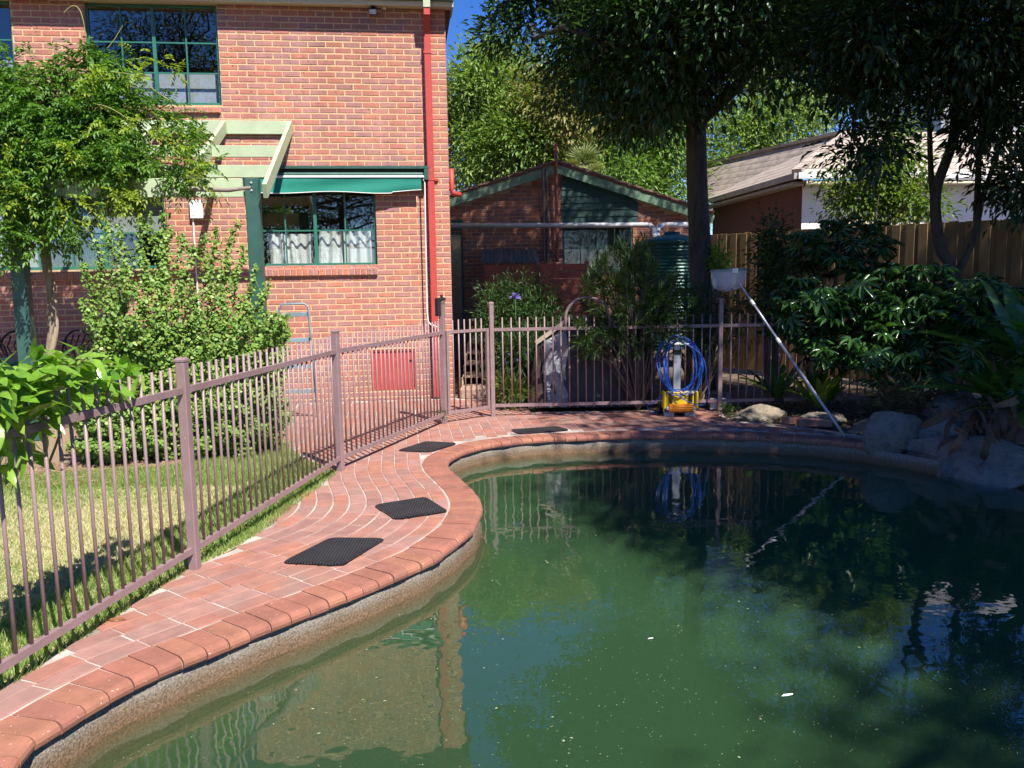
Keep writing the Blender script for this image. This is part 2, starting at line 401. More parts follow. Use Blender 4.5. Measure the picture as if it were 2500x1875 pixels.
# outline: outer edge then back along the pool side, from the rocks round to the near side
back = []
k = i_rock0
while True:
    back.append(tuple(hole[k])); k = (k - 1) % NL
    if lip[k][1] < 1.6 and lip[k][0] > -0.6: break
PAVE_POLY = PAVE + back + [(0.2, 0.6), (0.0, 0.3)]
paving = tag(sheet('paving', PAVE_POLY, -0.005, M['pmortar']), kind='structure')
near_deck = [(0.1, 0.25), (0.3, 0.75)]
k = k
deck = []
while not (abs(k - i_rock1) < 2):
    deck.append(tuple(hole[k])); k = (k - 1) % NL
deck_poly = deck + [(6.6, 4.6), (7.0, 2.5), (6.0, 0.2), (3.0, -1.5), (-2.5, -1.5), (-2.42, 0.4), (0.0, 0.3), (0.2, 0.6)]
tag(sheet('terrace', deck_poly, -0.006, M['pavf']), kind='structure')

# coping bricks: bull-nosed headers round the edge
PROF = [(0.232, -0.055), (0.232, -0.003), (0.229, 0.0), (0.034, 0.001), (0.017, -0.004), (0.005, -0.015), (0.0, -0.03), (0.003, -0.047), (0.012, -0.056)]
k = (i_rock1 + 2) % NL; n = 0
arc = []
while k != i_rock0:
    arc.append(k); k = (k + 1) % NL
for q in range(0, len(arc) - 2, 2):
    a, c = arc[q], arc[q + 2]
    pa, pc = lip[a], lip[c]; na, nc = lipn[a], lipn[c]
    d = pc - pa; L = np.linalg.norm(d); d = d / L; g = 0.0035
    jz = random.uniform(-0.0025, 0.0025); jo = random.uniform(-0.004, 0.004)
    V = []
    for p, nn, s in ((pa + d * g, na, 0), (pc - d * g, nc, 1)):
        V += [(p[0] + nn[0] * (o + jo), p[1] + nn[1] * (o + jo), z + jz) for o, z in PROF]
    m_ = len(PROF)
    F = [(i, (i + 1) % m_, m_ + (i + 1) % m_, m_ + i) for i in range(m_)] + [tuple(range(m_ - 1, -1, -1)), tuple(range(m_, 2 * m_))]
    o = obj('coping_brick', V, F, M['cop'], paving)

# joints of the coping, a little inside the bricks
V = []; F = []; m_ = len(PROF)
for k in arc: V += [(lip[k][0] + lipn[k][0] * (o + 0.011 if o < 0.1 else o - 0.006), lip[k][1] + lipn[k][1] * (o + 0.011 if o < 0.1 else o - 0.006), z - 0.006) for o, z in PROF]
for i in range(len(arc) - 1): F += [(i * m_ + j, i * m_ + j + 1, (i + 1) * m_ + j + 1, (i + 1) * m_ + j) for j in range(m_ - 1)]
obj('coping_mortar', V, F, M['pmortar'], paving, True)

# brick rows: follow the coping round the bend, then run straight on to the gate
c0 = int(np.argmin(np.linalg.norm(lip - np.array([-1.5, 2.0]), axis=1)))
c1 = int(np.argmin(np.linalg.norm(lip - np.array([-0.575, 7.25]), axis=1)))
idx = [(c0 + i) % NL for i in range(((c1 - c0) % NL) + 1)]
guide = lip[idx] + lipn[idx] * 0.236
sd_ = np.array([-0.13, 0.9915])
guide = np.vstack([guide, [guide[-1] + sd_ * s for s in np.arange(0.06, 4.6, 0.06)]])
def smooth(P, it):
    P = P.copy()
    for _ in range(it): P[1:-1] = (P[:-2] + 2 * P[1:-1] + P[2:]) / 4
    return P
bricks = []
def row(line, phase):
    line = resample(line, 0.02); n2 = normals2(line)
    d = np.r_[0, np.cumsum(np.linalg.norm(np.diff(line, axis=0), axis=1))]
    s = phase
    while s + 0.226 < d[-1]:
        e = s + 0.226 + random.uniform(-0.004, 0.004)
        A = []
        for ss in (s, (s + e) / 2, e):
            p = np.array([np.interp(ss, d, line[:, 0]), np.interp(ss, d, line[:, 1])]); nn = np.array([np.interp(ss, d, n2[:, 0]), np.interp(ss, d, n2[:, 1])]); A.append((p, nn))
        c = A[1][0]
        if inside(c, PAVE_POLY) and inside(A[0][0], PAVE_POLY) and inside(A[2][0], PAVE_POLY):
            dl = np.min(np.linalg.norm(lip - c, axis=1)); de = min(np.min(np.linalg.norm(lip - A[0][0], axis=1)), np.min(np.linalg.norm(lip - A[2][0], axis=1)))
            if dl > 0.28 and de > 0.262: bricks.append(A)
        s = e + 0.010 + random.uniform(-0.002, 0.003)
for k in range(0, 17):
    off = 0.006 + 0.0585 + k * 0.117
    P = guide + normals2(guide) * off
    row(smooth(resample(P, 0.06), 4 + k * 5), (0.12 if k % 2 else 0.0) + random.uniform(0, 0.03))
st = guide[-76]
for k in range(0, 36):
    off = -(0.0585 + k * 0.117)
    nn = np.array([-sd_[1], sd_[0]])
    a = st + nn * off
    row(np.array([a - sd_ * 1.0 + sd_ * s for s in np.arange(0, 5.2, 0.1)]), (0.12 if k % 2 else 0.0) + random.uniform(0, 0.04))
def paver_geo(A):
    h = 0.0545; V = []
    jz = random.uniform(-0.0015, 0.0015)
    for z, ins in ((-0.03, 0), (-0.003 + jz, 0), (jz, 0.004)):
        for i, (p, nn) in enumerate(A):
            t = (A[min(i + 1, 2)][0] - A[max(i - 1, 0)][0]); t = t / np.linalg.norm(t)
            e = ins if i == 0 else (-ins if i == 2 else 0)
            for sgn in (1, -1):
                q = p + nn * sgn * (h - ins) + t * e; V.append((q[0], q[1], z))
    ringo = [0, 2, 4, 5, 3, 1]; F = []
    for l in (0, 1):
        for i in range(6):
            a, b = ringo[i], ringo[(i + 1) % 6]; F.append((l * 6 + a, l * 6 + a + 6, l * 6 + b + 6, l * 6 + b))
    F += [(12, 13, 15, 14), (14, 15, 17, 16)]
    return V, F
def vis_rank(A):
    x, y = A[1][0]
    return y * y if (abs(x) < 0.66 * y + 0.1 and y > 2.7) else 1e6 + y
bricks.sort(key=vis_rank)
fv, ff = [], []
for i, A in enumerate(bricks):
    V, F = paver_geo(A)
    if i < 300: obj('paving_brick', V, F, M['pav1'], paving)
    else:
        n = len(fv); fv += V; ff += [tuple(a + n for a in q) for q in F]
if fv: tag(obj('paving_bricks_beyond', fv, ff, M['pavf'], paving), kind='stuff')

# lawn
M['lawn'] = mat('lawn_soil', [(0.24, 0.26, 0.10), (0.44, 0.38, 0.21), (0.34, 0.31, 0.15)], 0.95, 2.5, 0.6, 60, bdist=0.02)
LAWN = [(-6.5, 1.2), (-2.3, 1.2), (-2.2, 2.5), (-1.86, 4.64), (-1.66, 5.3), (-1.5, 7.0), (-1.9, 7.5), (-2.3, 8.3), (-2.6, 7.85), (-3.1, 7.35), (-4.0, 7.15), (-5.0, 6.7), (-6.5, 6.5)]
tag(sheet('lawn', LAWN, -0.012, M['lawn']), kind='structure')
N = 70000
pts = []
while len(pts) < N:
    q = rng.uniform((-5.0, 2.3), (-1.45, 8.3), (N, 2))
    pts += [p for p in q if inside(p, LAWN) and -p[0] < 0.66 * p[1] + 0.5]
pts = np.array(pts[:N])
dry = np.sin(pts[:, 0] * 2.3 + 1) + np.sin(pts[:, 1] * 3.1 + pts[:, 0]) + rng.normal(0, 0.7, N)
edge = np.array([np.interp(y, [2.4, 4.64, 7.1], [-2.2, -1.84, -1.5]) for y in pts[:, 1]]) - pts[:, 0]
lush = (edge < 0.55) | (pts[:, 1] > 6.6)
hgt = np.where(lush, rng.uniform(0.02, 0.065, N), rng.uniform(0.012, 0.035, N)); ang = rng.uniform(0, 6.283, N)
wd = rng.uniform(0.0025, 0.005, N); lean = rng.uniform(0.2, 0.9, N) * hgt; la = rng.uniform(0, 6.283, N)
B = np.c_[pts, np.full(N, -0.012)]
dx = np.c_[np.cos(ang) * wd, np.sin(ang) * wd, np.zeros(N)]
T = B + np.c_[np.cos(la) * lean, np.sin(la) * lean, hgt]
Vg = np.stack([B - dx, B + dx, T], 1).reshape(-1, 3); Fg = np.arange(3 * N).reshape(-1, 3)
isd = (dry > -0.25) & ~lush
M['grass_g'] = leafmat('green_grass', [(0.17, 0.27, 0.05), (0.26, 0.37, 0.085), (0.34, 0.42, 0.13)], 0.5, 0.4)
M['grass_d'] = leafmat('straw_grass', [(0.60, 0.53, 0.29), (0.44, 0.45, 0.21), (0.66, 0.58, 0.36)], 0.6, 0.35)
for nm, sel, lab in (('grass', ~isd, 'short green grass of the lawn behind the mauve fence'), ('grass', isd, 'dry straw-coloured grass patches in the middle of the lawn')):
    k = np.where(sel)[0]; idx3 = (k[:, None] * 3 + np.arange(3)).ravel()
    tag(fast_mesh(nm, Vg[idx3], np.arange(len(idx3)).reshape(-1, 3), M['grass_g'] if sel is not isd else M['grass_d']), lab, 'grass', kind='stuff')
# ------------------------------------------------------------------ the two-storey brick house
HC = Vector((-0.80, 11.45, 0)); HA = R(7)
CH, BL = 0.0751, 0.2225
house = thing('brick_house', 'two-storey red brick house with green windows and cream eaves beside the lawn', 'house', HC, HA)
HM = Matrix.Translation(HC) @ Matrix.Rotation(HA, 4, 'Z')
def hl(u, v, off=0.0):
    """house-local point (x along the wall, z) seen at (u, v), off metres in front of the wall"""
    n = Vector((math.sin(HA), -math.cos(HA), 0)); p0 = HC + n * off
    a, b = (u - 1250.0) / 2040.0, -(v - 937.5) / 2040.0
    r = FWD + RIGHT * a + UP * b; o = Vector((0, 0, CAM_Z))
    p = o + r * ((p0 - o).dot(n) / r.dot(n))
    return HM.inverted() @ p
WX0, WTOP = -8.4, 5.12
OPEN = [(-4.49, -2.89, 3.885, 5.3), (-6.95, -5.35, 3.885, 5.3), (-2.58, -0.985, 1.825, 2.82), (-6.06, -3.68, 1.82, 2.82), (-1.125, -0.512, 0.125, 0.69)]
# mortar face with reveals
xs = sorted({WX0, 0.0} | {v for o in OPEN for v in o[:2]}); zs = sorted({-0.05, WTOP} | {min(v, WTOP) for o in OPEN for v in o[2:]})
mb = MB(); RV = 0.0045
for i in range(len(xs) - 1):
    for j in range(len(zs) - 1):
        cx_, cz_ = (xs[i] + xs[i + 1]) / 2, (zs[j] + zs[j + 1]) / 2
        if any(a < cx_ < b and c < cz_ < d for a, b, c, d in OPEN): continue
        mb.add([(xs[i], RV, zs[j]), (xs[i + 1] - (RV if xs[i + 1] == 0 else 0), RV, zs[j]), (xs[i + 1] - (RV if xs[i + 1] == 0 else 0), RV, zs[j + 1]), (xs[i], RV, zs[j + 1])], [(0, 1, 2, 3)])
for a, b, c, d in OPEN:
    d = min(d, WTOP)
    mb.add([(a, RV, c), (b, RV, c), (b, 0.11, c), (a, 0.11, c), (a, RV, d), (b, RV, d), (b, 0.11, d), (a, 0.11, d)], [(0, 3, 2, 1), (1, 2, 6, 5), (0, 4, 7, 3), (4, 5, 6, 7)])
mb.box(-RV - 0.09, -RV, RV + 0.001, 6.0, -0.05, WTOP)      # return wall
wall = mb.build('wall', M['mortar'], house)
# room shells behind the glass
for k, (a, b, c, d) in enumerate(OPEN[:4]):
    r = MB(); y0, y1 = 0.112, 2.2
    c2, d2 = c - 0.5, d + 0.02
    a2, b2 = a - 0.3, b + 0.25
    r.add([(a2, y0, c2), (b2, y0, c2), (b2, y1, c2), (a2, y1, c2), (a2, y0, d2), (b2, y0, d2), (b2, y1, d2), (a2, y1, d2)], [(0, 1, 2, 3), (7, 6, 5, 4), (1, 5, 6, 2), (0, 3, 7, 4), (3, 2, 6, 7)])
    r.build('room', M['dark'], house)

def brick_geo(x0, x1, z0, z1, y=0.0, dep=0.03, ch=0.006):
    j = lambda: random.uniform(-0.0012, 0.0012)
    o = [(x0 + j(), z0 + j()), (x1 + j(), z0 + j()), (x1 + j(), z1 + j()), (x0 + j(), z1 + j())]
    inn = [(x0 + ch + j(), z0 + ch + j()), (x1 - ch + j(), z0 + ch + j()), (x1 - ch + j(), z1 - ch + j()), (x0 + ch + j(), z1 - ch + j())]
    V = [(a, y + dep, b) for a, b in o] + [(a, y + ch, b) for a, b in o] + [(a, y, b) for a, b in inn]
    F = []
    for l in (0, 4):
        for i in range(4): F.append((l + i, l + (i + 1) % 4, l + 4 + (i + 1) % 4, l + 4 + i))
    F.append((8, 9, 10, 11)); return V, F
def bond(x0, x1, z0, z1, opens, bl, chh, gap, z_first, skip=None):
    out = []; r = 0; z = z_first
    while z < z1 - 0.02:
        zz0, zz1 = z, min(z + chh - gap, z1)
        x = x1 + (bl / 2 if r % 2 else 0)
        while x > x0:
            a, b = max(x - bl + gap, x0), min(x, x1)
            segs = [(a, b)]
            for oa, ob, oc, od in opens:
                if zz1 > oc + 0.015 and zz0 < od - 0.015:
                    ns = []
                    for p, q in segs:
                        if q <= oa or p >= ob: ns.append((p, q)); continue
                        if p < oa: ns.append((p, oa - 0.001))
                        if q > ob: ns.append((ob + 0.001, q))
                    segs = ns
            for p, q in segs:
                if q - p > 0.02: out.append((p, q, zz0, zz1))
            x -= bl
        z += chh; r += 1
    return out
GAP = 0.0115
blist = bond(WX0, 0.0, 0, WTOP, OPEN, BL, CH, GAP, -0.03)
def score(b):
    a, q, c, d = b; x = (a + q) / 2; z = (c + d) / 2
    clear = (-2.75 < x < -0.02) and (3.2 < z < 5.0) or (-0.95 < x < 0) and z > 1.2
    return (0 if clear else 10) + abs(q - a - 0.21) * 30 + abs(z - 3.9) * 0.4
blist.sort(key=score)
base_v, base_f = brick_geo(-0.105, 0.105, 0, CH - GAP)
shared = []
for k in range(6):
    v_, f_ = brick_geo(-0.105, 0.105, 0, CH - GAP)
    me = bpy.data.meshes.new('brick'); me.from_pydata(v_, [], f_); me.materials.append(M['brick1']); me.update(); shared.append(me)
fv, ff = [], []
for i, (a, b, c, d) in enumerate(blist):
    if i < 300:
        o = link('brick', shared[i % 6], wall); o.location = ((a + b) / 2, random.uniform(-0.0015, 0.0015), c)
        o.scale = ((b - a) / 0.21, 1, (d - c) / (CH - GAP))
    else:
        V, F = brick_geo(a, b, c, d, random.uniform(-0.0015, 0.0015)); n = len(fv); fv += V; ff += [tuple(q + n for q in f) for f in F]
tag(obj('bricks_around', fv, ff, M['brickf'], wall), kind='stuff')

M['curtain'] = mat('white_curtain', (0.72, 0.70, 0.66), 0.9, 3, var=0.04)
M['blind'] = mat('grey_blind', (0.42, 0.42, 0.43), 0.8, 3, var=0.05)
def window(op, sash, rows, nm='window', parent=house, fm=None, y=0.055, fw=0.035, gl=None, mid=None, lab=None):
    a, b, c, d = op; fm = fm or M['gframe']; d = min(d, WTOP) if parent is house else d
    f = MB()
    f.cbox(a, a + fw, y, y + 0.05, c, d, 0.003); f.cbox(b - fw, b, y, y + 0.05, c, d, 0.003)
    f.cbox(a + fw, b - fw, y + 0.002, y + 0.05, c, c + fw + 0.006, 0.003); f.cbox(a + fw, b - fw, y + 0.002, y + 0.05, d - fw, d, 0.003)
    win = f.build(nm, fm, parent)
    if lab: win['label'] = lab
    ed = [a + fw / 2] + sash + [b - fw / 2]
    for x in sash: MB().cbox(x - 0.022, x + 0.022, y + 0.001, y + 0.045, c + fw, d - fw, 0.003).build('mullion', fm, win)
    for i in range(len(ed) - 1):
        p, q = ed[i] + 0.02, ed[i + 1] - 0.02; m_ = (p + q) / 2
        MB().box(m_ - 0.009, m_ + 0.009, y + 0.008, y + 0.03, c + fw, d - fw).build('glazing_bar', fm, win)
        for z in rows: MB().box(p, q, y + 0.0095, y + 0.0285, z - 0.009, z + 0.009).build('glazing_bar', fm, win)
        zz = [c + fw] + rows + [d - fw]
        for (p2, q2) in ((p, m_), (m_, q)):
            for j in range(len(zz) - 1):
                obj('pane', [(p2, y + 0.02, zz[j]), (q2, y + 0.02, zz[j]), (q2, y + 0.02, zz[j + 1]), (p2, y + 0.02, zz[j + 1])], [(0, 1, 2, 3)], gl or M['glass'], win)
    return win
def sill(x0, x1, ztop, win, h=0.125, w_=0.0757, outm=None):
    n = max(1, int(round((x1 - x0) / w_))); s = (x1 - x0) / n
    for i in range(n):
        V, F = brick_geo(x0 + i * s + 0.004, x0 + (i + 1) * s - 0.004, ztop - h, ztop, -0.045, 0.15, 0.008)
        V = [(p[0], p[1], p[2] - (0.03 if p[1] < 0 and p[2] > ztop - h / 2 else 0)) for p in V]
        obj('sill_brick', V, F, outm or M['brick1'], win)
    MB().box(x0, x1, -0.036, 0.10, ztop - h + 0.006, ztop - 0.036).build('sill_mortar', M['mortar'], win)
w1 = window(OPEN[0], [-3.69], [4.29, 4.66], lab='upper green sash window reflecting sky and branches'); sill(-4.49, -2.905, 3.883, w1, 0.10)
w2 = window(OPEN[1], [-6.15], [4.29, 4.66]); sill(-6.95, -5.35, 3.883, w2, 0.10)
w3 = window(OPEN[2], [-1.79], [2.295], lab='green window with white curtains below the awning'); sill(-2.58, -0.985, 1.823, w3)
w4 = window(OPEN[3], [-4.465, -5.26], [2.28], lab='long green window behind the leafy shrub'); sill(-6.06, -3.68, 1.818, w4)
def curtain(x0, x1, z0, z1, y, parent, m, amp=0.025, wl=0.13):
    n = int((x1 - x0) / 0.012); V = []
    for i in range(n + 1):
        x = x0 + (x1 - x0) * i / n; yy = y + amp * math.sin(x * 6.283 / wl + 0.8 * math.sin(x * 9)) + 0.01 * math.sin(x * 37)
        for z in (z0, z0 + (z1 - z0) * 0.33, z0 + (z1 - z0) * .66, z1): V.append((x + 0.012 * math.sin(z * 7 + x * 5), yy * 1.0 + 0.01 * math.sin(z * 5 + x * 11), z))
    F = [(i * 4 + j, (i + 1) * 4 + j, (i + 1) * 4 + j + 1, i * 4 + j + 1) for i in range(n) for j in range(3)]
    return obj('curtain', V, F, m, parent, True)
curtain(-2.42, -1.84, 1.70, 2.26, 0.20, w3, M['curtain']); curtain(-1.76, -1.02, 1.70, 2.30, 0.185, w3, M['curtain'])
MB().box(-4.4, -2.93, 0.2, 0.21, 3.6, 4.33).build('blind', M['blind'], w1)
MB().box(-6.9, -5.4, 0.2, 0.21, 3.6, 4.45).build('blind', M['blind'], w2)
MB().box(-5.2, -3.75, 0.22, 0.23, 2.30, 2.82).build('blind', M['blind'], w4); MB().box(-6.0, -5.28, 0.22, 0.23, 1.75, 2.82).build('blind', M['blind'], w4)

# eaves
M['fasc'] = mat('gutter_green', (0.05, 0.12, 0.10), 0.4, 4, var=0.1)
MB().box(WX0, 0.075, -0.15, 0.02, WTOP + 0.002, WTOP + 0.02).build('soffit', M['cream'], house)
MB().box(WX0, 0.085, -0.17, -0.1502, WTOP - 0.012, WTOP + 0.16).build('fascia', M['cream'], house)
g = MB(); g.add([(WX0, -0.172, 5.165), (0.10, -0.172, 5.165), (0.10, -0.245, 5.165), (WX0, -0.245, 5.165), (WX0, -0.172, 5.28), (0.10, -0.172, 5.28), (0.10, -0.26, 5.28), (WX0, -0.26, 5.28)], [(0, 1, 2, 3), (3, 2, 6, 7), (1, 5, 6, 2), (0, 3, 7, 4), (0, 4, 5, 1)])
g.build('gutter', M['fasc'], house)
MB().box(0.078, 0.10, -0.165, 0.3, WTOP - 0.015, 5.30).build('barge_end', M['gpale'], house)
M['rooftile'] = mat('roof_tile', (0.22, 0.12, 0.09), 0.85, 6, 0.3, 20)
MB().add([(WX0, -0.23, 5.285), (0.12, -0.23, 5.285), (0.12, 6.3, 5.285), (WX0, 6.3, 5.285), (WX0 + 3, 3, 6.9), (-3, 3, 6.9)], [(0, 1, 5, 4), (1, 2, 5), (2, 3, 4, 5), (3, 0, 4), (3, 2, 1, 0)]).build('roof', M['rooftile'], house)
# downpipe
dp = MB(); X = -0.245
dp.cbox(X - 0.042, X + 0.042, -0.24, -0.18, 4.98, 5.16, 0.006)
dp.bar((X, -0.21, 5.03), (X, -0.05, 4.80), 0.084, 0.06, (0, 1, 0))
dp.cbox(X - 0.046, X + 0.044, -0.078, -0.006, 0.02, 4.83, 0.008)
for z in (4.55, 2.93, 0.55): dp.box(X - 0.052, X + 0.05, -0.084, -0.004, z, z + 0.035)
dp.box(X + 0.05, X + 0.1, -0.03, -0.003, 2.93, 2.96)
pipe = dp.build('downpipe', M['red'], house)
MB().cbox(X - 0.046, X + 0.046, -0.25, -0.172, 5.07, 5.17, 0.004).build('pipe_outlet', M['gpale'], house)
# access hatch near the ground
h_ = MB(); h_.box(-1.12, -0.515, 0.03, 0.05, 0.13, 0.685)
hd = h_.build('access_door', M['red'], house, )
hd['label'] = 'red painted low access door in the brick wall'
hf = MB()
for a, b, c, d in ((-1.12, -0.515, 0.13, 0.15), (-1.12, -0.515, 0.665, 0.685), (-1.12, -1.095, 0.15, 0.665), (-0.54, -0.515, 0.15, 0.665)): hf.box(a, b, 0.012, 0.03, c, d)
hf.build('door_frame', M['red'], hd); MB().cbox(-0.60, -0.53, 0.004, 0.02, 0.54, 0.555, 0.002).build('latch', M['red'], hd)

# flood light under the eaves
p = HM @ Vector((-0.93, -0.08, WTOP))
fl = thing('flood_light', 'small black security flood light fixed under the cream eaves', 'light', p, HA)
MB().cbox(-0.02, 0.02, -0.02, 0.02, -0.02, 0.0, 0.003).cbox(-0.055, 0.055, -0.05, 0.03, -0.10, -0.02, 0.008, Matrix.Rotation(R(20), 4, 'X')).build('housing', M['black'], fl)
MB().box(-0.046, 0.046, -0.066, -0.06, -0.105, -0.05, Matrix.Rotation(R(8), 4, 'X')).build('lens', mat('lamp_glass', (0.55, 0.53, 0.5), 0.15), fl)
MB().tube([(0.05, 0.0, -0.05), (0.09, 0.01, -0.06), (0.12, 0.02, -0.03), (0.14, 0.02, -0.01)], 0.004, 6).cbox(0.13, 0.17, 0.0, 0.04, -0.035, 0.0, 0.003).build('cable_box', M['cream'], fl)
# white switch box with conduit
p = HM @ Vector((-3.27, 0, 0))
sb = thing('wall_box', 'white electrical box with a thin white conduit on the brick wall under the pergola', 'box', p, HA)
MB().cbox(-0.085, 0.075, -0.06, 0.0, 2.455, 2.69, 0.006).build('cover', M['white'], sb); MB().box(-0.065, -0.02, -0.065, -0.06, 2.50, 2.69).build('flap', M['white'], sb)
MB().tube([(-0.06, -0.015, 2.46), (-0.06, -0.015, 0.0)], 0.011, 8).build('conduit', M['white'], sb)

# retractable awning over the lower window
aw = thing('awning', 'retracted dark green fabric awning with white front bar over the lower window', 'awning', HC, HA)
MB().cbox(-2.66, -0.27, -0.15, -0.012, 3.072, 3.108, 0.004).build('hood', M['gpaint'], aw)
MB().box(-2.64, -0.30, -0.022, -0.009, 2.90, 3.071).build('backing', M['gpaint'], aw)
M['awn'] = mat('awning_green_cloth', (0.006, 0.20, 0.145), 0.75, 3, 0.1, 200, var=0.06)
MB().tube([(-2.6, -0.085, 3.0), (-0.31, -0.085, 3.0)], 0.045, 14).build('roller', M['gpaint'], aw)
MB().cbox(-2.62, -0.335, -0.155, -0.125, 2.958, 2.985, 0.004).build('front_bar', M['white'], aw)
n = 90; V = []
for i in range(n + 1):
    x = -2.6 + 2.225 * i / n
    for j in range(7):
        t = j / 6; z = 2.957 - t * (0.185 + 0.012 * math.sin(x * 5) + 0.02 * max(0, (x + 1.3)) * (-1 if x > -0.75 else 0.4))
        V.append((x, -0.142 - 0.012 * t * math.sin(x * 6 + t * 2) - 0.01 * math.sin(t * 3.1) * math.sin(x * 2.1 + t * 3), z))
F = [(i * 7 + j, i * 7 + j + 1, (i + 1) * 7 + j + 1, (i + 1) * 7 + j) for i in range(n) for j in range(6)]
val = obj('valance', V, F, M['awn'], aw, True)
hem = [V[i * 7 + 6] for i in range(n + 1)]
MB().tube(hem, 0.005, 5).build('hem', M['white'], val)
MB().cbox(-0.335, -0.275, -0.16, -0.006, 2.93, 3.07, 0.004).build('end_bracket', M['gpaint'], aw)
rod = MB(); rod.tube([(-0.33, -0.12, 3.02), (-0.325, -0.13, 2.97), (-0.345, -0.135, 2.93), (-0.33, -0.13, 2.90), (-0.335, -0.12, 2.4), (-0.345, -0.10, 1.2), (-0.335, -0.10, 1.06), (-0.30, -0.10, 1.02), (-0.20, -0.12, 0.98)], 0.0095, 8)
rod.build('crank_rod', M['white'], aw, True)

# red drain elbow on the far side of the house corner
MB().tube([(0.045, 0.25, 3.12), (0.05, 0.25, 2.86), (0.055, 0.25, 2.80), (0.17, 0.27, 2.77)], 0.035, 8).build('drain_elbow', M['red'], house, True)
# ------------------------------------------------------------------ pool fence, gate
def cap_post(p, h, w_=0.054):
    m_ = MB(); m_.cbox(-w_ / 2, w_ / 2, -w_ / 2, w_ / 2, -0.03, h - 0.022, 0.004)
    return m_
def add_post(parent, x, y, h, rz, w_=0.054):
    o = cap_post((x, y), h, w_).build('post', M['fence'], parent); o.location = (x, y, 0); o.rotation_euler = (0, 0, rz)
    c = MB(); q = w_ / 2 + 0.003
    c.add([(-q, -q, h - 0.024), (q, -q, h - 0.024), (q, q, h - 0.024), (-q, q, h - 0.024), (-q, -q, h - 0.012), (q, -q, h - 0.012), (q, q, h - 0.012), (-q, q, h - 0.012), (-q * .6, -q * .6, h), (q * .6, -q * .6, h), (q * .6, q * .6, h), (-q * .6, q * .6, h)],
          [(3, 2, 1, 0), (0, 1, 5, 4), (1, 2, 6, 5), (2, 3, 7, 6), (3, 0, 4, 7), (4, 5, 9, 8), (5, 6, 10, 9), (6, 7, 11, 10), (7, 4, 8, 11), (8, 9, 10, 11)])
    c.build('cap', M['fence'], o)
    return o
PK = MB().tube([(0, 0, 0.09), (0, 0, 0.6), (0, 0, 1.17)], 0.0088, 8).v
def picket_mesh(z0, z1, r=0.0088):
    q = MB().tube([(0, 0, z0), (0, 0, z1)], r, 8)
    me = bpy.data.meshes.new('picket'); me.from_pydata(q.v, [], q.f); me.materials.append(M['fence'])
    me.polygons.foreach_set('use_smooth', [len(p.vertices) == 4 for p in me.polygons]); me.update(); return me
pk_me = picket_mesh(0.09, 1.17)
def panel(parent, a, b, zt=1.035, zb=0.115, step=0.09, inset=0.03, pk=None, rw=0.028, rh=0.036):
    a, b = Vector((*a, 0)), Vector((*b, 0)); d = (b - a).normalized(); L = (b - a).length
    for z in (zt, zb):
        MB().bar(a + d * inset + Vector((0, 0, z)), b - d * inset + Vector((0, 0, z)), rw, rh).build('rail', M['fence'], parent)
    n = int(round((L - 2 * inset) / step))
    for i in range(1, n):
        p = a + d * (inset + (L - 2 * inset) * i / n)
        o = link('picket', pk or pk_me, parent); o.location = (p.x, p.y, random.uniform(-0.003, 0.003)); o.rotation_euler = (random.uniform(-.004, .004), random.uniform(-.004, .004), 0)
RUN = [(-2.21, 2.25), (-1.84, 4.64), (-1.49, 7.07), (-0.77, 9.36)]
fr_ = thing('pool_fence', 'long mauve-brown metal pool fence between the lawn and the brick paving', 'fence', (0, 0, 0))
for i, p in enumerate(RUN):
    q = RUN[min(i + 1, 3)] if i < 3 else RUN[i]; o = RUN[i - 1] if i == 3 else p
    add_post(fr_, p[0], p[1], 1.39 if i == 3 else 1.22, math.atan2(q[1] - o[1], q[0] - o[0]))
for i in range(3): panel(fr_, RUN[i], RUN[i + 1])
# latch on the gate post
lt = MB().cbox(-0.035, 0.035, -0.035, 0.035, 1.392, 1.425, 0.004).cbox(-0.012, 0.012, -0.012, 0.012, 1.425, 1.455, 0.003).cbox(-0.075, -0.03, -0.03, 0.03, 1.22, 1.42, 0.004).build('latch', M['black'], fr_); lt.location = (-0.77, 9.36, 0); lt.rotation_euler = (0, 0, R(40))
gt = thing('pool_gate', 'narrow mauve-brown picket gate with a tall latch post by the house corner', 'gate', (0, 0, 0))
ga, gb = Vector((-0.725, 9.40, 0)), Vector((-0.285, 9.775, 0)); gd = (gb - ga).normalized()
for p in (ga, gb): MB().bar(p + Vector((0, 0, 0.10)), p + Vector((0, 0, 1.05)), 0.034, 0.034, gd).build('stile', M['fence'], gt)
for z in (1.035, 0.118): MB().bar(ga + gd * 0.018 + Vector((0, 0, z)), gb - gd * 0.018 + Vector((0, 0, z)), 0.028, 0.034).build('rail', M['fence'], gt)
for i in range(1, 7):
    p = ga.lerp(gb, i / 7); o = link('picket', pk_me, gt); o.location = (p.x, p.y, 0)
ff_ = thing('pool_fence', 'mauve-brown pool fence across the far side behind the yellow cleaner', 'fence', (0, 0, 0))
FAR = [(-0.23, 9.82), (2.49, 9.93), (4.6, 10.05)]
add_post(ff_, *FAR[0], 1.355, R(10), 0.05); add_post(ff_, *FAR[1], 1.36, 0, 0.05); add_post(ff_, *FAR[2], 1.25, 0, 0.05)
for i in range(2): panel(ff_, FAR[i], FAR[i + 1], 1.03, 0.128, 0.0985)
for z in (0.95, 0.25): MB().tube([(-0.262, 9.79, z), (-0.262, 9.79, z + 0.09)], 0.012, 8).build('hinge', M['black'], ff_)
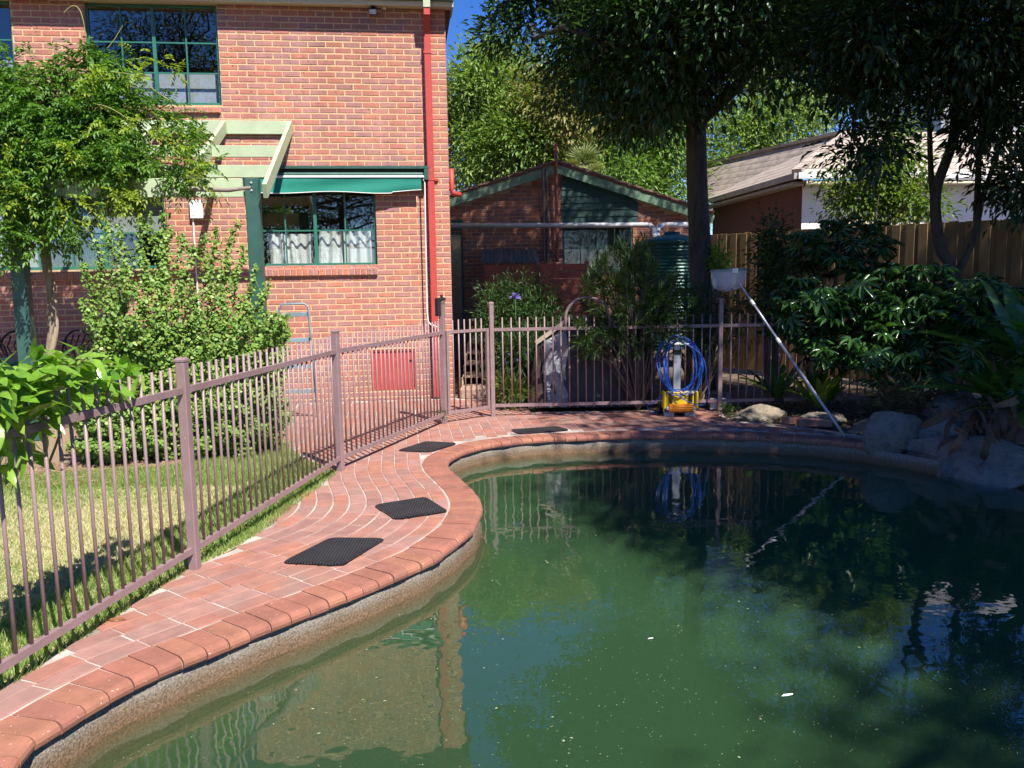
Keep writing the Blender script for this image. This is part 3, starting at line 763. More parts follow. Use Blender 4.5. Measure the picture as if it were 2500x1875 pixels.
ar = [Vector((0.642, 9.86, 1.0)), Vector((0.642, 9.86, 1.15))] + [Vector((0.642 + 0.26 - 0.26 * math.cos(t), 9.86, 1.15 + 0.24 * math.sin(t))) for t in np.linspace(0.1, math.pi - 0.1, 14)] + [Vector((1.162, 9.87, 1.15)), Vector((1.162, 9.87, 1.0))]
MB().tube(ar, 0.017, 8).build('arch', M['fence'], ff_, True)
# paint scuffs are left to the material
# ------------------------------------------------------------------ pool things
def matmat():
    m, t, b = nodes('black_rubber'); g = pos_node(t)
    tc = t.nodes.new('ShaderNodeTexCoord')
    mp = t.nodes.new('ShaderNodeMapping'); mp.inputs['Scale'].default_value = (55, 55, 55); lk(t, tc.outputs['Object'], mp.inputs['Vector'])
    ck = t.nodes.new('ShaderNodeTexVoronoi'); ck.inputs['Scale'].default_value = 1.0; ck.inputs['Randomness'].default_value = 0.0; lk(t, mp.outputs[0], ck.inputs['Vector'])
    n = noise(t, g.outputs['Position'], 6)
    lk(t, ramp(t, n.outputs['Fac'], [(0.3, (0.042, 0.042, 0.047)), (0.7, (0.072, 0.072, 0.08))]).outputs['Color'], b.inputs['Base Color'])
    b.inputs['Roughness'].default_value = 0.55
    bumpit(t, b, ck.outputs['Distance'], 1.0, 0.12); return m
M['rubber'] = matmat()
MATS = [([(-1.36, 4.69), (-1.17, 5.15), (-0.81, 5.12), (-0.99, 4.63)], 'black rubber mat lying nearest on the brick paving'),
        ([(-1.02, 5.91), (-0.66, 6.12), (-0.46, 5.72), (-0.81, 5.54)], 'black rubber mat on the bulge of the brick paving, second from the camera'),
        ([(-1.11, 7.85), (-0.88, 8.28), (-0.55, 8.17), (-0.79, 7.77)], 'black rubber mat below the gate, third from the camera'),
        ([(-0.03, 8.86), (0.49, 9.02), (0.61, 8.81), (0.08, 8.62)], 'black rubber mat on the far paving in front of the far fence')]
for poly, lab in MATS:
    c = sum((Vector((*p, 0)) for p in poly), Vector()) / 4
    # rounded corners
    out = []
    for i in range(4):
        p = Vector((*poly[i], 0)) - c; a = Vector((*poly[i - 1], 0)) - c; b = Vector((*poly[(i + 1) % 4], 0)) - c
        da, db = (a - p).normalized() * 0.05, (b - p).normalized() * 0.05
        for k in range(4):
            t = k / 3; out.append((p + da) * (1 - t) ** 2 + p * 2 * t * (1 - t) + (p + db) * t * t)
    ar_ = sum(out[i].x * out[(i + 1) % 16].y - out[(i + 1) % 16].x * out[i].y for i in range(16))
    if ar_ < 0: out = out[::-1]
    n = 16; V = [(p.x, p.y, 0.002) for p in out] + [(p.x, p.y, 0.009) for p in out] + [(p.x * 0.96, p.y * 0.96, 0.015) for p in out] + [(p.x * 0.86, p.y * 0.86, 0.015) for p in out] + [(p.x * 0.85, p.y * 0.85, 0.012) for p in out]
    F = [(l * n + i, l * n + (i + 1) % n, (l + 1) * n + (i + 1) % n, (l + 1) * n + i) for l in range(4) for i in range(n)] + [tuple(range(4 * n, 5 * n)), tuple(range(n - 1, -1, -1))]
    o = tag(obj('rubber_mat', V, F, M['rubber']), lab, 'mat', 'black rubber mats on the paving'); o.location = c

# caddy, cleaner, cable
CX0 = gr(1658, 1016)
cad = thing('cleaner_caddy', 'grey pool cleaner trolley with a tall post and black handle on the far paving', 'trolley', (CX0.x, CX0.y + 0.03, 0))
M['grey'] = mat('grey_aluminium', (0.48, 0.48, 0.50), 0.35, 6, metal=0.3, var=0.06)
M['dgrey'] = mat('dark_grey_plastic', (0.10, 0.10, 0.11), 0.5, 6)
MB().cbox(-0.15, 0.15, 0.02, 0.22, 0.05, 0.09, 0.01).build('base', M['black'], cad)
for s in (-1, 1):
    MB().cbox(s * 0.12 - 0.055, s * 0.12 + 0.055, -0.07, 0.05, 0.0, 0.055, 0.006).build('foot_block', mat('pale_concrete', (0.33, 0.33, 0.34), 0.9, 20), cad)
    w_ = MB().tube([(s * 0.16, 0.2, 0.075), (s * 0.2, 0.2, 0.075)], 0.075, 16).build('wheel', M['black'], cad)
MB().cbox(-0.045, 0.04, 0.10, 0.15, 0.09, 0.71, 0.006).build('post', M['grey'], cad)
MB().cbox(-0.05, 0.045, 0.094, 0.156, 0.71, 0.76, 0.004).build('collar', M['black'], cad)
MB().cbox(-0.04, 0.035, 0.10, 0.15, 0.76, 0.83, 0.005).build('neck', M['grey'], cad)
hd_ = MB(); hd_.add([(-0.11, 0.03, 0.835), (0.13, 0.03, 0.835), (0.13, 0.2, 0.835), (-0.11, 0.2, 0.835), (-0.085, 0.05, 0.875), (0.105, 0.05, 0.875), (0.105, 0.18, 0.875), (-0.085, 0.18, 0.875)], [(3, 2, 1, 0), (4, 5, 6, 7), (0, 1, 5, 4), (1, 2, 6, 5), (2, 3, 7, 6), (3, 0, 4, 7)])
hd_.build('cable_rest', M['grey'], cad)
MB().tube([(-0.16, 0.17, 0.80), (-0.155, 0.17, 0.92), (-0.13, 0.16, 0.965), (0.06, 0.14, 0.985), (0.12, 0.14, 0.97), (0.13, 0.15, 0.93)], 0.009, 8).build('handle', M['black'], cad, True)
cl = thing('pool_cleaner', 'yellow robotic pool cleaner with orange roller brush on the trolley', 'pool cleaner', (CX0.x + 0.01, CX0.y + 0.03, 0.058))
M['yellow'] = mat('yellow_plastic', (0.72, 0.50, 0.02), 0.35, 5, var=0.05)
M['orange'] = mat('orange_foam', (0.75, 0.25, 0.015), 0.7, 9, var=0.08)
bd = MB(); bd.cbox(-0.17, 0.17, -0.05, 0.05, 0.045, 0.235, 0.02)
bd.build('body', M['yellow'], cl)
for s in (-1, 1): MB().cbox(s * 0.188 - 0.014, s * 0.188 + 0.014, -0.085, 0.06, 0.03, 0.24, 0.012).build('side_guard', M['yellow'], cl)
for s in (-1, 1): MB().cbox(s * 0.115 - 0.02, s * 0.115 + 0.02, -0.085, -0.048, 0.10, 0.225, 0.012).build('wheel', M['black'], cl)
MB().cbox(-0.09, 0.09, -0.062, -0.05, 0.16, 0.215, 0.01).build('front_cover', M['yellow'], cl)
rb = MB()
for k in range(14):
    a = 2 * math.pi * k / 14; r0 = 0.036
    rb.cbox(-0.14, 0.14, r0, r0 + 0.010, -0.005, 0.005, 0.002, Matrix.Translation((0, -0.085, 0.045)) @ Matrix.Rotation(a, 4, 'X'))
rb.tube([(-0.14, -0.085, 0.045), (0.14, -0.085, 0.045)], 0.037, 14); rb.build('roller_brush', M['orange'], cl)
for s in (-1, 1): MB().cbox(s * 0.155 - 0.014, s * 0.155 + 0.014, -0.11, -0.06, 0.025, 0.065, 0.004).build('roller_bracket', M['grey'], cl)
M['blue'] = mat('blue_cable', (0.02, 0.10, 0.46), 0.35, 4, var=0.1)
cab = []
rr = random.Random(3)
for k in range(9):
    rx, rz_ = 0.215 + rr.uniform(-0.05, 0.05), 0.30 + rr.uniform(-0.03, 0.05); ox, oz = rr.uniform(-0.03, 0.05), 0.0
    top = 0.885 + 0.006 * k
    for i in range(22):
        a = math.pi / 2 - 2 * math.pi * i / 22
        x = ox + rx * math.cos(a) * (1 + 0.12 * math.sin(a * 1 + 0.3)); z = top - rz_ + rz_ * math.sin(a) - (0.06 * (1 - math.sin(a)) * 0.5 * rr.uniform(0.9, 1.1))
        z = max(z, 0.30 - 0.06 * rr.random())
        y = 0.055 + 0.02 * math.sin(a + k) - (0.03 if z < 0.6 else 0) + 0.008 * k - (0.03 * (1 - math.sin(a)))
        cab.append((CX0.x + x, CX0.y + y, z))
cab += [(CX0.x + 0.24, CX0.y - 0.02, 0.72), (CX0.x + 0.31, CX0.y - 0.04, 0.42), (CX0.x + 0.33, CX0.y - 0.06, 0.24), (CX0.x + 0.27, CX0.y - 0.08, 0.145), (CX0.x + 0.16, CX0.y - 0.09, 0.15), (CX0.x + 0.02, CX0.y - 0.08, 0.22), (CX0.x - 0.06, CX0.y - 0.06, 0.285)]
cab = [tuple(p) for p in catmull(cab, False, 4)]
tag(MB().tube(cab, 0.0062, 6).build('cable', M['blue'], None, True), 'bright blue floating cable hung in loops over the trolley post', 'cable')
tl = [(CX0.x - 0.10, CX0.y - 0.03, 0.28), (CX0.x - 0.2, CX0.y - 0.01, 0.25), (CX0.x - 0.3, CX0.y + 0.02, 0.16), (CX0.x - 0.36, CX0.y + 0.05, 0.12), (CX0.x - 0.30, CX0.y + 0.1, 0.02), (CX0.x - 0.2, CX0.y + 0.15, 0.01)]
tag(MB().tube([tuple(p) for p in catmull(tl, False, 6)], 0.006, 6).build('cable', M['blue'], None, True), 'short blue cable end trailing to the paving beside the trolley', 'cable')
# tub with label, cup
p = gr(1752, 1003)
tb = thing('chemical_tub', 'black plastic tub with a white and green label beside the flat rock', 'tub', (p.x, p.y + 0.12, 0))
MB().lathe([(0.085, 0.0), (0.10, 0.02), (0.105, 0.17), (0.11, 0.172), (0.11, 0.19), (0.09, 0.2)], n=20).build('bucket', M['black'], tb, False)
def labmat():
    m, t, b = nodes('printed_label'); tc = t.nodes.new('ShaderNodeTexCoord'); sp = t.nodes.new('ShaderNodeSeparateXYZ'); lk(t, tc.outputs['Object'], sp.inputs[0])
    mr = t.nodes.new('ShaderNodeMapRange'); mr.inputs[1].default_value = 0.02; mr.inputs[2].default_value = 0.155; lk(t, sp.outputs['Z'], mr.inputs[0])
    c = ramp(t, mr.outputs[0], [(0.0, (0.55, 0.6, 0.58)), (0.12, (0.3, 0.36, 0.36)), (0.17, (0.55, 0.6, 0.58)), (0.30, (0.33, 0.4, 0.4)), (0.36, (0.55, 0.6, 0.58)), (0.5, (0.35, 0.42, 0.4)), (0.55, (0.5, 0.58, 0.52)), (0.74, (0.06, 0.22, 0.17)), (0.93, (0.55, 0.6, 0.58))], 'CONSTANT').outputs['Color']
    lk(t, c, b.inputs['Base Color']); return m
MB().box(-0.09, 0.09, -0.118, -0.112, 0.02, 0.155).build('label', labmat(), tb)
p = gr(1783, 990)
tag(MB().lathe([(0.045, 0.0), (0.042, 0.02), (0.034, 0.14), (0.036, 0.145), (0.03, 0.148), (0.028, 0.12)], (0, 0, 0), 18).build('plastic_cup', mat('pale_blue_plastic', (0.36, 0.40, 0.50), 0.35), None, True, (p.x, p.y + 0.1, 0.0)), 'pale blue-grey upturned plastic cup behind the flat rock', 'cup')

# leaf net
nb, ntp = gr(2063, 1070), at(1793, 674, 9.65)
net = thing('leaf_skimmer', 'long grey pole with a mesh leaf net leaning over the pool edge', 'pool net', (0, 0, 0))
M['pole'] = mat('grey_pole', (0.42, 0.43, 0.50), 0.3, 8, metal=0.4, var=0.1)
dv = (ntp - nb)
MB().tube([nb + Vector((0, 0, 0.014)), nb + dv * 0.56], 0.0155, 10).build('pole', M['pole'], net, True)
MB().tube([nb + dv * 0.55, nb + dv], 0.0125, 10).build('pole', M['pole'], net, True)
for f in (0.55, 0.80): MB().tube([nb + dv * f, nb + dv * (f + 0.03)], 0.019, 10).build('clamp', M['white'], net)
fc = ntp + Vector((-0.06, 0.02, 0.05))
hoop = []
for k in range(28):
    a = 2 * math.pi * k / 28
    x = 0.205 * math.cos(a); y = 0.20 * math.sin(a)
    if y < 0: x *= (1 - 0.45 * (-y / 0.2)); 
    hoop.append(fc + Vector((x, y, 0.02 + 0.06 * math.cos(a) * 0.2)))
M['netrim'] = mat('green_grey_plastic', (0.20, 0.27, 0.27), 0.4)
MB().tube(hoop + [hoop[0]], 0.010, 8).build('rim', M['netrim'], net, True)
MB().tube([ntp, fc + Vector((0.0, -0.19, 0.02))], 0.014, 8).cbox(-0.03, 0.03, -0.02, 0.02, -0.025, 0.025, 0.005, Matrix.Translation(fc + Vector((0.02, -0.19, 0.01)))).build('socket', M['white'], net)
def netmat():
    m, t, b = nodes('net_mesh'); b.inputs['Base Color'].default_value = (0.62, 0.62, 0.66, 1)
    tr = t.nodes.new('ShaderNodeBsdfTransparent'); mx = t.nodes.new('ShaderNodeMixShader'); mx.inputs[0].default_value = 0.45
    lk(t, tr.outputs[0], mx.inputs[1]); lk(t, b.outputs[0], mx.inputs[2]); lk(t, mx.outputs[0], t.nodes['Material Output'].inputs['Surface']); return m
V = []; F = []; n = len(hoop)
for l, (s, z) in enumerate(((1.0, 0), (0.97, -0.08), (0.93, -0.15), (0.82, -0.2), (0.5, -0.225), (0.05, -0.235))):
    for h in hoop:
        d = h - fc; V.append((fc.x + d.x * s, fc.y + d.y * s, h.z + z + 0.015 * math.sin(d.x * 30)))
for l in range(5):
    for i in range(n): F.append((l * n + i, l * n + (i + 1) % n, (l + 1) * n + (i + 1) % n, (l + 1) * n + i))
obj('net', V, F, netmat(), net, True)

# rocks
def rock_mat(name, cols): return mat(name, cols, 0.95, 6, 1.0, 28, bdist=0.05, speck=((0.36, 0.35, 0.33), 0.66, 75))
M['granite'] = rock_mat('grey_granite', [(0.14, 0.125, 0.11), (0.27, 0.25, 0.225), (0.18, 0.16, 0.14)])
M['sand'] = rock_mat('sandstone', [(0.26, 0.215, 0.15), (0.34, 0.28, 0.2), (0.2, 0.17, 0.13)])
from mathutils import noise as mnoise
def rock(c, r, lab, m_, seed, rz=0.0, tilt=0.0, name='boulder', cut=0.46):
    bm = bmesh.new(); bmesh.ops.create_icosphere(bm, subdivisions=5, radius=1.0)
    rd = random.Random(seed); planes = []
    for _ in range(16):
        d = Vector((rd.gauss(0, 1), rd.gauss(0, 1), rd.gauss(0, 1) + 0.2)).normalized(); planes.append((d, rd.uniform(cut, cut + 0.3)))
    for v in bm.verts:
        p = v.co.copy()
        for d, k in planes:
            s = p.dot(d)
            if s > k: p -= d * (s - k) * 0.985
        p += p.normalized() * (0.03 * mnoise.noise(p * 2.5 + Vector((seed, 0, 0))) + 0.03 * mnoise.noise(p * 6 + Vector((0, seed, 0))) + 0.016 * mnoise.noise(p * 14) + 0.010 * mnoise.noise(p * 31))
        v.co = Vector((p.x * r[0], p.y * r[1], p.z * r[2])) * 1.13
    me = bpy.data.meshes.new(name); bm.to_mesh(me); bm.free(); me.materials.append(m_)
    me.polygons.foreach_set('use_smooth', [True] * len(me.polygons))
    o = link(name, me); o.location = c; o.rotation_euler = (tilt, 0, rz); return tag(o, lab, 'rock')
rock((3.76, 8.0, 0.04), (0.37, 0.35, 0.27), 'rounded grey granite boulder at the end of the coping', M['granite'], 1, 0.3)
rock((4.22, 7.38, -0.10), (0.74, 0.48, 0.21), 'broad flat grey boulder sloping into the water', M['granite'], 2, -0.55, 0.25)
rock((3.98, 7.40, -0.12), (0.30, 0.26, 0.2), 'small grey boulder at the waterline between the two large ones', M['granite'], 11, 0.7)
rock((4.08, 7.82, 0.02), (0.34, 0.3, 0.22), 'squat grey boulder wedged behind the flat sloping one', M['granite'], 12, 1.9)
rock((4.42, 8.25, 0.2), (0.40, 0.36, 0.27), 'dark upright boulder behind the flat grey boulder', M['granite'], 3, 0.8)
rock((4.78, 6.95, -0.1), (0.5, 0.38, 0.22), 'grey boulder at the water near the brown hanging fronds', M['granite'], 4, -0.3)
rock((5.3, 6.0, -0.05), (0.6, 0.5, 0.3), 'grey boulder on the pool bank beyond the fern', M['granite'], 5, 0.4)
rock((5.0, 7.9, 0.15), (0.5, 0.5, 0.35), 'grey boulder under the shaded fern fronds', M['granite'], 6, 1.2)
rock((2.86, 9.58, -0.01), (0.44, 0.30, 0.14), 'flat sunlit sandstone rock beside the yellow cleaner', M['sand'], 7, 0.2)
rock((3.45, 9.25, 0.0), (0.42, 0.3, 0.12), 'low sandstone rock by the small fern', M['sand'], 8, 0.9)
rock((3.95, 8.75, 0.0), (0.5, 0.35, 0.13), 'low mossy rock behind the granite boulder', M['sand'], 9, 0.1)
for k, (u, v, a, lab) in enumerate(((1938, 1037, 0.25, 'red brick edging the bed, first beside the flat rock'), (1975, 1043, 0.1, 'red brick edging the bed, middle one below the small fern'), (2016, 1043, -0.5, 'red brick edging the bed, last beside the leaning pole'))):
    p = gr(u, v); o = MB().cbox(-0.1, 0.1, -0.05, 0.05, 0, 0.075, 0.006).build('loose_brick', M['pav1'], None, False, (p.x, p.y + 0.06, 0)); o.rotation_euler = (0, 0, a); tag(o, lab, 'brick', 'loose bricks edging the bed')

# garden furniture by the house
M['iron'] = mat('black_cast_iron', (0.015, 0.014, 0.014), 0.45, 8)
M['teal'] = mat('green_cast_iron', (0.01, 0.13, 0.11), 0.4, 6, var=0.1)
def iron_chair(loc, rz, lab):
    t = thing('garden_chair', lab, 'chair', loc, rz, 'cast iron chairs by the wall')
    MB().lathe([(0.2, 0.40), (0.21, 0.41), (0.2, 0.425)], n=18).build('seat', M['iron'], t)
    for sx in (-1, 1):
        for sy in (-1, 1): MB().tube([(sx * 0.14, sy * 0.14, 0.41), (sx * 0.17, sy * 0.17, 0.2), (sx * 0.18, sy * 0.19, 0.0)], 0.014, 6).build('leg', M['iron'], t)
    fr = [(0.23 * math.cos(a), 0.2, 0.66 + 0.33 * math.sin(a) * (1 if a > 0 else 0.4)) for a in np.linspace(-0.25, math.pi + 0.25, 16)]
    bk = MB().tube(fr, 0.014, 6); bk.tube([(fr[0][0], 0.2, fr[0][2]), (0.15, 0.17, 0.41)], 0.013, 6); bk.tube([(fr[-1][0], 0.2, fr[-1][2]), (-0.15, 0.17, 0.41)], 0.013, 6)
    bk.build('back_frame', M['iron'], t, True)
    for k in range(5):
        x = -0.16 + 0.08 * k
        MB().tube([(x * 0.5, 0.2, 0.44), (x * 1.1 + 0.05, 0.2, 0.62), (x * 0.9 - 0.04, 0.2, 0.8), (x + 0.02, 0.2, 0.93)], 0.010, 5).build('back_splat', M['iron'], t, True)
    return t
c1_, c2_ = at(30, 880, 10.2), at(176, 880, 10.25)
iron_chair((c1_.x, 10.2, 0.08), 0.2, 'black cast iron chair with looped back beside the green post'); iron_chair((c2_.x, 10.2, 0.08), -0.1, 'black cast iron chair partly behind the leafy shrub')
c3_ = at(-45, 880, 9.9); iron_chair((c3_.x, 9.95, 0.08), 0.5, 'black cast iron chair at the left edge of the photo')
tp = at(25, 870, 9.5)
tbl = thing('garden_table', 'round green cast iron table at the left edge under the vine', 'table', (tp.x, 9.5, 0))
MB().lathe([(0.36, 0.76), (0.38, 0.77), (0.38, 0.80), (0.34, 0.805)], n=32).build('table_top', M['teal'], tbl)
MB().lathe([(0.34, 0.68), (0.345, 0.70), (0.33, 0.76)], n=32).build('lattice_skirt', M['teal'], tbl)
for k in range(3):
    a = k * 2.1 + 0.4; MB().tube([(0.28 * math.cos(a), 0.28 * math.sin(a), 0.76), (0.1 * math.cos(a), 0.1 * math.sin(a), 0.45), (0.3 * math.cos(a), 0.3 * math.sin(a), 0.0)], 0.018, 6).build('leg', M['teal'], tbl, True)
g1 = at(232, 880, 9.6)
gch = thing('garden_chair', 'green cast iron chair with curved arm behind the passionfruit vine', 'chair', (g1.x, 9.6, 0))
MB().lathe([(0.2, 0.42), (0.21, 0.43), (0.2, 0.445)], n=18).build('seat', M['teal'], gch)
MB().tube([(-0.2, 0, 0.44), (-0.19, 0, 0.6), (-0.1, 0.02, 0.75), (0.05, 0.04, 0.83), (0.2, 0.05, 0.8)], 0.013, 6).build('arm', M['teal'], gch, True)
for sx in (-1, 1): MB().tube([(sx * 0.15, 0, 0.43), (sx * 0.18, 0, 0.0)], 0.014, 6).build('leg', M['teal'], gch)
# blue-grey tubular steps behind the fence
sp_ = at(720, 745, 9.7)
M['bluegrey'] = mat('blue_grey_tube', (0.20, 0.27, 0.30), 0.4, 6)
stp = thing('step_ladder', 'blue-grey tubular metal steps standing against the wall behind the fence', 'ladder', (sp_.x, 9.7, 0), 0.1)
MB().tube([(-0.2, 0.25, 0), (-0.19, 0.05, 0.9), (-0.185, 0, 1.3), (-0.15, 0, 1.37), (0.11, 0, 1.37), (0.15, 0, 1.33), (0.16, 0.05, 0.9), (0.17, 0.25, 0)], 0.013, 8).build('tube_frame', M['bluegrey'], stp, True)
for z in (1.22, 0.92, 0.6, 0.3): MB().cbox(-0.17, 0.15, 0.0 + (1.3 - z) * 0.17, 0.06 + (1.3 - z) * 0.17, z, z + 0.05, 0.004).build('step', M['bluegrey'], stp)
# fine specks drifting on the water
r_ = np.random.default_rng(17); n = 5200
q = np.c_[r_.uniform(-1.6, 3.6, n), r_.uniform(2.6, 8.3, n)]; wlp = [tuple(a) for a in (lip - lipn * 0.03)]
q = np.array([a for a in q if inside(a, wlp)]); n = len(q); sz = r_.uniform(0.0012, 0.0038, n) * (1 + 1.5 * (r_.random(n) > 0.96)); an = r_.uniform(0, 6.283, n)
ca, sa_ = np.cos(an) * sz, np.sin(an) * sz; zz = np.full(n, WATER_Z + 0.0015)
V = np.stack([np.c_[q[:, 0] + ca, q[:, 1] + sa_, zz], np.c_[q[:, 0] - sa_ * .6, q[:, 1] + ca * .6, zz], np.c_[q[:, 0] - ca, q[:, 1] - sa_, zz], np.c_[q[:, 0] + sa_ * .6, q[:, 1] - ca * .6, zz]], 1).reshape(-1, 3)
tag(fast_mesh('floating_specks', V, np.arange(4 * n).reshape(-1, 4), mat('pale_speck', (0.30, 0.34, 0.20), 0.8)), 'fine pale specks of dust and pollen drifting on the pool water', 'debris', kind='stuff')
# floating petals
for k, (u, v, s, lab) in enumerate(((1588, 1559, 0.016, 'white petal floating on the green water'), (1922, 1697, 0.03, 'pale thin leaf floating in the shaded water near the bottom edge'))):
    p = gr(u, v, WATER_Z + 0.003); o = MB().add([(-s, 0, 0), (-s * .3, -s * .28, 0.002), (s * .7, -s * .2, 0.001), (s, 0, 0.003), (s * .6, s * .22, 0.002), (-s * .4, s * .25, 0.003)], [(0, 1, 2, 3, 4, 5)]).build('petal', M['white'], None, False, p); o.rotation_euler = (0, 0, 0.3); tag(o, lab, 'petal')
# ------------------------------------------------------------------ pergola
PX = {'r': -2.19, 'l': -4.57}
per = thing('pergola', 'green and pale green timber pergola sloping from the brick wall to two posts', 'pergola', HC, HA)
SL = (3.69 - 2.70) / 2.22
def ztop(y): return 3.69 + y * SL            # y is negative in front of the wall
MB().cbox(-5.6, -2.06, -0.045, -0.004, 3.52, 3.69, 0.004).build('ledger', M['gpale'], per)
for x in (-2.035, -2.86, -3.68, -4.50, -5.3):
    MB().bar((x, -0.047, ztop(0) - 0.075), (x, -2.36, ztop(-2.36) - 0.075), 0.045, 0.15).build('rafter', M['gpale'], per)
for y in (-1.0, -1.72):
    for a, b in ((-2.835, -2.06), (-3.655, -2.885), (-4.475, -3.705), (-5.275, -4.525)):
        MB().cbox(a, b, y - 0.02, y + 0.02, ztop(y) - 0.15, ztop(y) - 0.015, 0.004).build('batten', M['gpale'], per)
MB().cbox(-5.4, -2.27, -2.29, -2.245, 2.51, 2.70, 0.004).build('front_beam', M['gpale'], per)
for x in (-2.19, -4.57):
    p_ = MB().cbox(x - 0.072, x + 0.072, -2.24, -2.10, 0.0, 2.71, 0.006).build('post', M['gpaint'], per)
    if x > -3:
        for z in (2.66, 2.58): MB().lathe([(0.012, 0), (0.012, 0.006), (0.006, 0.01)], n=8).build('bolt', M['grey'], p_, False).matrix_local = Matrix.Translation((x, -2.241, z)) @ Matrix.Rotation(R(90), 4, 'X')

# ------------------------------------------------------------------ the garage with a gable
SY = 17.2
def sa(u, v, dy=0.0): return at(u, v, SY + dy)
garage = thing('brick_garage', 'low brick garage with green barge boards and boarded gable in tree shade', 'garage')
apx, eL, eR = sa(1358, 404), sa(1085, 492), sa(1738, 528)
SZ0 = 0.35
slopeL = (apx.z - eL.z) / (apx.x - eL.x); slopeR = (apx.z - eR.z) / (eR.x - apx.x)
def roofz(x): return apx.z - (apx.x - x) * slopeL if x < apx.x else apx.z - (x - apx.x) * slopeR
wx0, wx1 = -2.2, sa(1716, 540).x
gbx0, gbx1, gbz0 = sa(1371, 545).x, sa(1557, 545).x, sa(1460, 545).z
poly = [(wx0, SZ0 - 0.5), (wx1, SZ0 - 0.5), (wx1, roofz(wx1) - 0.12), (apx.x, apx.z - 0.12), (wx0, roofz(wx0) - 0.12)]
V = [(x, SY + 0.008, z) for x, z in poly] + [(x, SY + 5, z) for x, z in poly]
wino = (sa(1373, 560).x, sa(1545, 560).x, sa(1450, 655).z, gbz0)
ym = SY + 0.008; a_, b_, c_, d_ = wino
V += [(a_, ym, c_), (b_, ym, c_), (b_, ym, d_ - 0.05), (a_, ym, d_ - 0.05)]
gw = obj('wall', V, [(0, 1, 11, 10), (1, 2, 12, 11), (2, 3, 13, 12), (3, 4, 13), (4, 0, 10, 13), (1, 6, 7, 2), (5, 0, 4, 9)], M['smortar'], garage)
dooro = (wx0, sa(1131, 600).x, SZ0, 2.56)
gl_ = []
for (a, b, c, d) in bond(wx0, wx1, SZ0, apx.z, [wino, (gbx0, gbx1, gbz0, 9), dooro], 0.2235, 0.0768, 0.0105, SZ0 - 0.02):
    top = min(roofz(a), roofz(b)) - 0.13
    if d < top: gl_.append((a, b, c, d))
gl_.sort(key=lambda q: (0 if (q[0] > -1.25 and q[2] > 1.35 and (q[1] < gbx0 + 0.05 or q[0] > gbx1)) else 1, -q[2]))
sme = []
for k in range(4):
    v_, f_ = brick_geo(-0.106, 0.106, 0, 0.0663); me = bpy.data.meshes.new('brick'); me.from_pydata(v_, [], f_); me.materials.append(M['sbrick1']); me.update(); sme.append(me)
fv, ff = [], []
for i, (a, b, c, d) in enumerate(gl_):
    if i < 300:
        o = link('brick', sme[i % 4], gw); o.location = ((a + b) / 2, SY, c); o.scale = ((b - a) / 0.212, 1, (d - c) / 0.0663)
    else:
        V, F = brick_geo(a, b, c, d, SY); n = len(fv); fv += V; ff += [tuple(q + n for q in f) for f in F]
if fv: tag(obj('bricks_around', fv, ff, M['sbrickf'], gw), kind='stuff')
# weatherboards in the gable
z = gbz0
while z < apx.z - 0.2:
    x0_, x1_ = gbx0, gbx1
    z1_ = z + 0.135
    def lim(zz):
        xl = apx.x - (apx.z - 0.14 - zz) / slopeL; xr = apx.x + (apx.z - 0.14 - zz) / slopeR; return max(x0_, xl), min(x1_, xr)
    a0, b0 = lim(z); a1, b1 = lim(min(z1_, apx.z - 0.145))
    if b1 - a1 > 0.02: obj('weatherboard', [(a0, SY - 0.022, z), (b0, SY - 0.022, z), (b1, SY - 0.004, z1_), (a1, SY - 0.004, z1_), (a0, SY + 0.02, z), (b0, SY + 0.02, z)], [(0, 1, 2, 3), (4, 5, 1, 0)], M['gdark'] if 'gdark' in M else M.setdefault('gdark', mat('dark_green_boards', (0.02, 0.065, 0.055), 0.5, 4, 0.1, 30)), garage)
    z = z1_
for s, e, nm in ((apx, Vector((eL.x - 0.6, 0, eL.z - 0.6 * slopeL)), 'L'), (apx, eR, 'R')):
    MB().bar((s.x, SY - 0.12, s.z - 0.075), (e.x, SY - 0.12, e.z - 0.075), 0.04, 0.165).build('barge_board', mat('barge_green_' + nm, (0.16, 0.26, 0.17), 0.5, 4, var=0.15), garage)
    r_ = MB(); d = (Vector((e.x, 0, e.z)) - Vector((s.x, 0, s.z))); L_ = d.length; n_ = int(L_ / 0.3)
    MB().bar((s.x, SY + 2.4, s.z + 0.04), (e.x, SY + 2.4, e.z + 0.04), 5.1, 0.05).build('roof', M['rooftile'], garage)
    for k in range(n_):
        p = Vector((s.x, SY - 0.12, s.z + 0.075)) + Vector((d.x, 0, d.z)) * ((k + 0.5) / n_)
        ang = math.atan2(d.z, d.x); mm = Matrix.Translation(p) @ Matrix.Rotation(-ang, 4, 'Y') @ Matrix.Rotation(R(4 if d.x < 0 else -4), 4, 'Y')
        MB().cbox(-0.155, 0.155, -0.06, 0.25, -0.02, 0.02, 0.006, mm).build('verge_tile', M['rooftile'], garage)
w5 = window((wino[0], wino[1], wino[2], wino[3] - 0.05), [sa(1459, 600).x], [sa(1450, 605).z], 'window', garage, M['gdark'], SY + 0.02, 0.04, glassmat('dusty_glass', (0.75, 0.78, 0.78), 1.6))
MB().box(wino[0], wino[1], SY + 0.30, SY + 0.31, wino[2] - 0.3, wino[3]).build('blind', mat('dusky_blind', (0.16, 0.16, 0.16), 0.8), w5)
MB().box(wino[0] - 0.02, wino[1] + 0.02, SY + 0.05, SY + 0.3, wino[2] - 0.02, wino[2] - 0.001).build('reveal', M['dark'], w5)
MB().cbox(wino[0] - 0.05, wino[1] + 0.05, SY - 0.05, SY + 0.05, wino[2] - 0.09, wino[2] - 0.002, 0.005).build('sill', M['gdark'], w5)
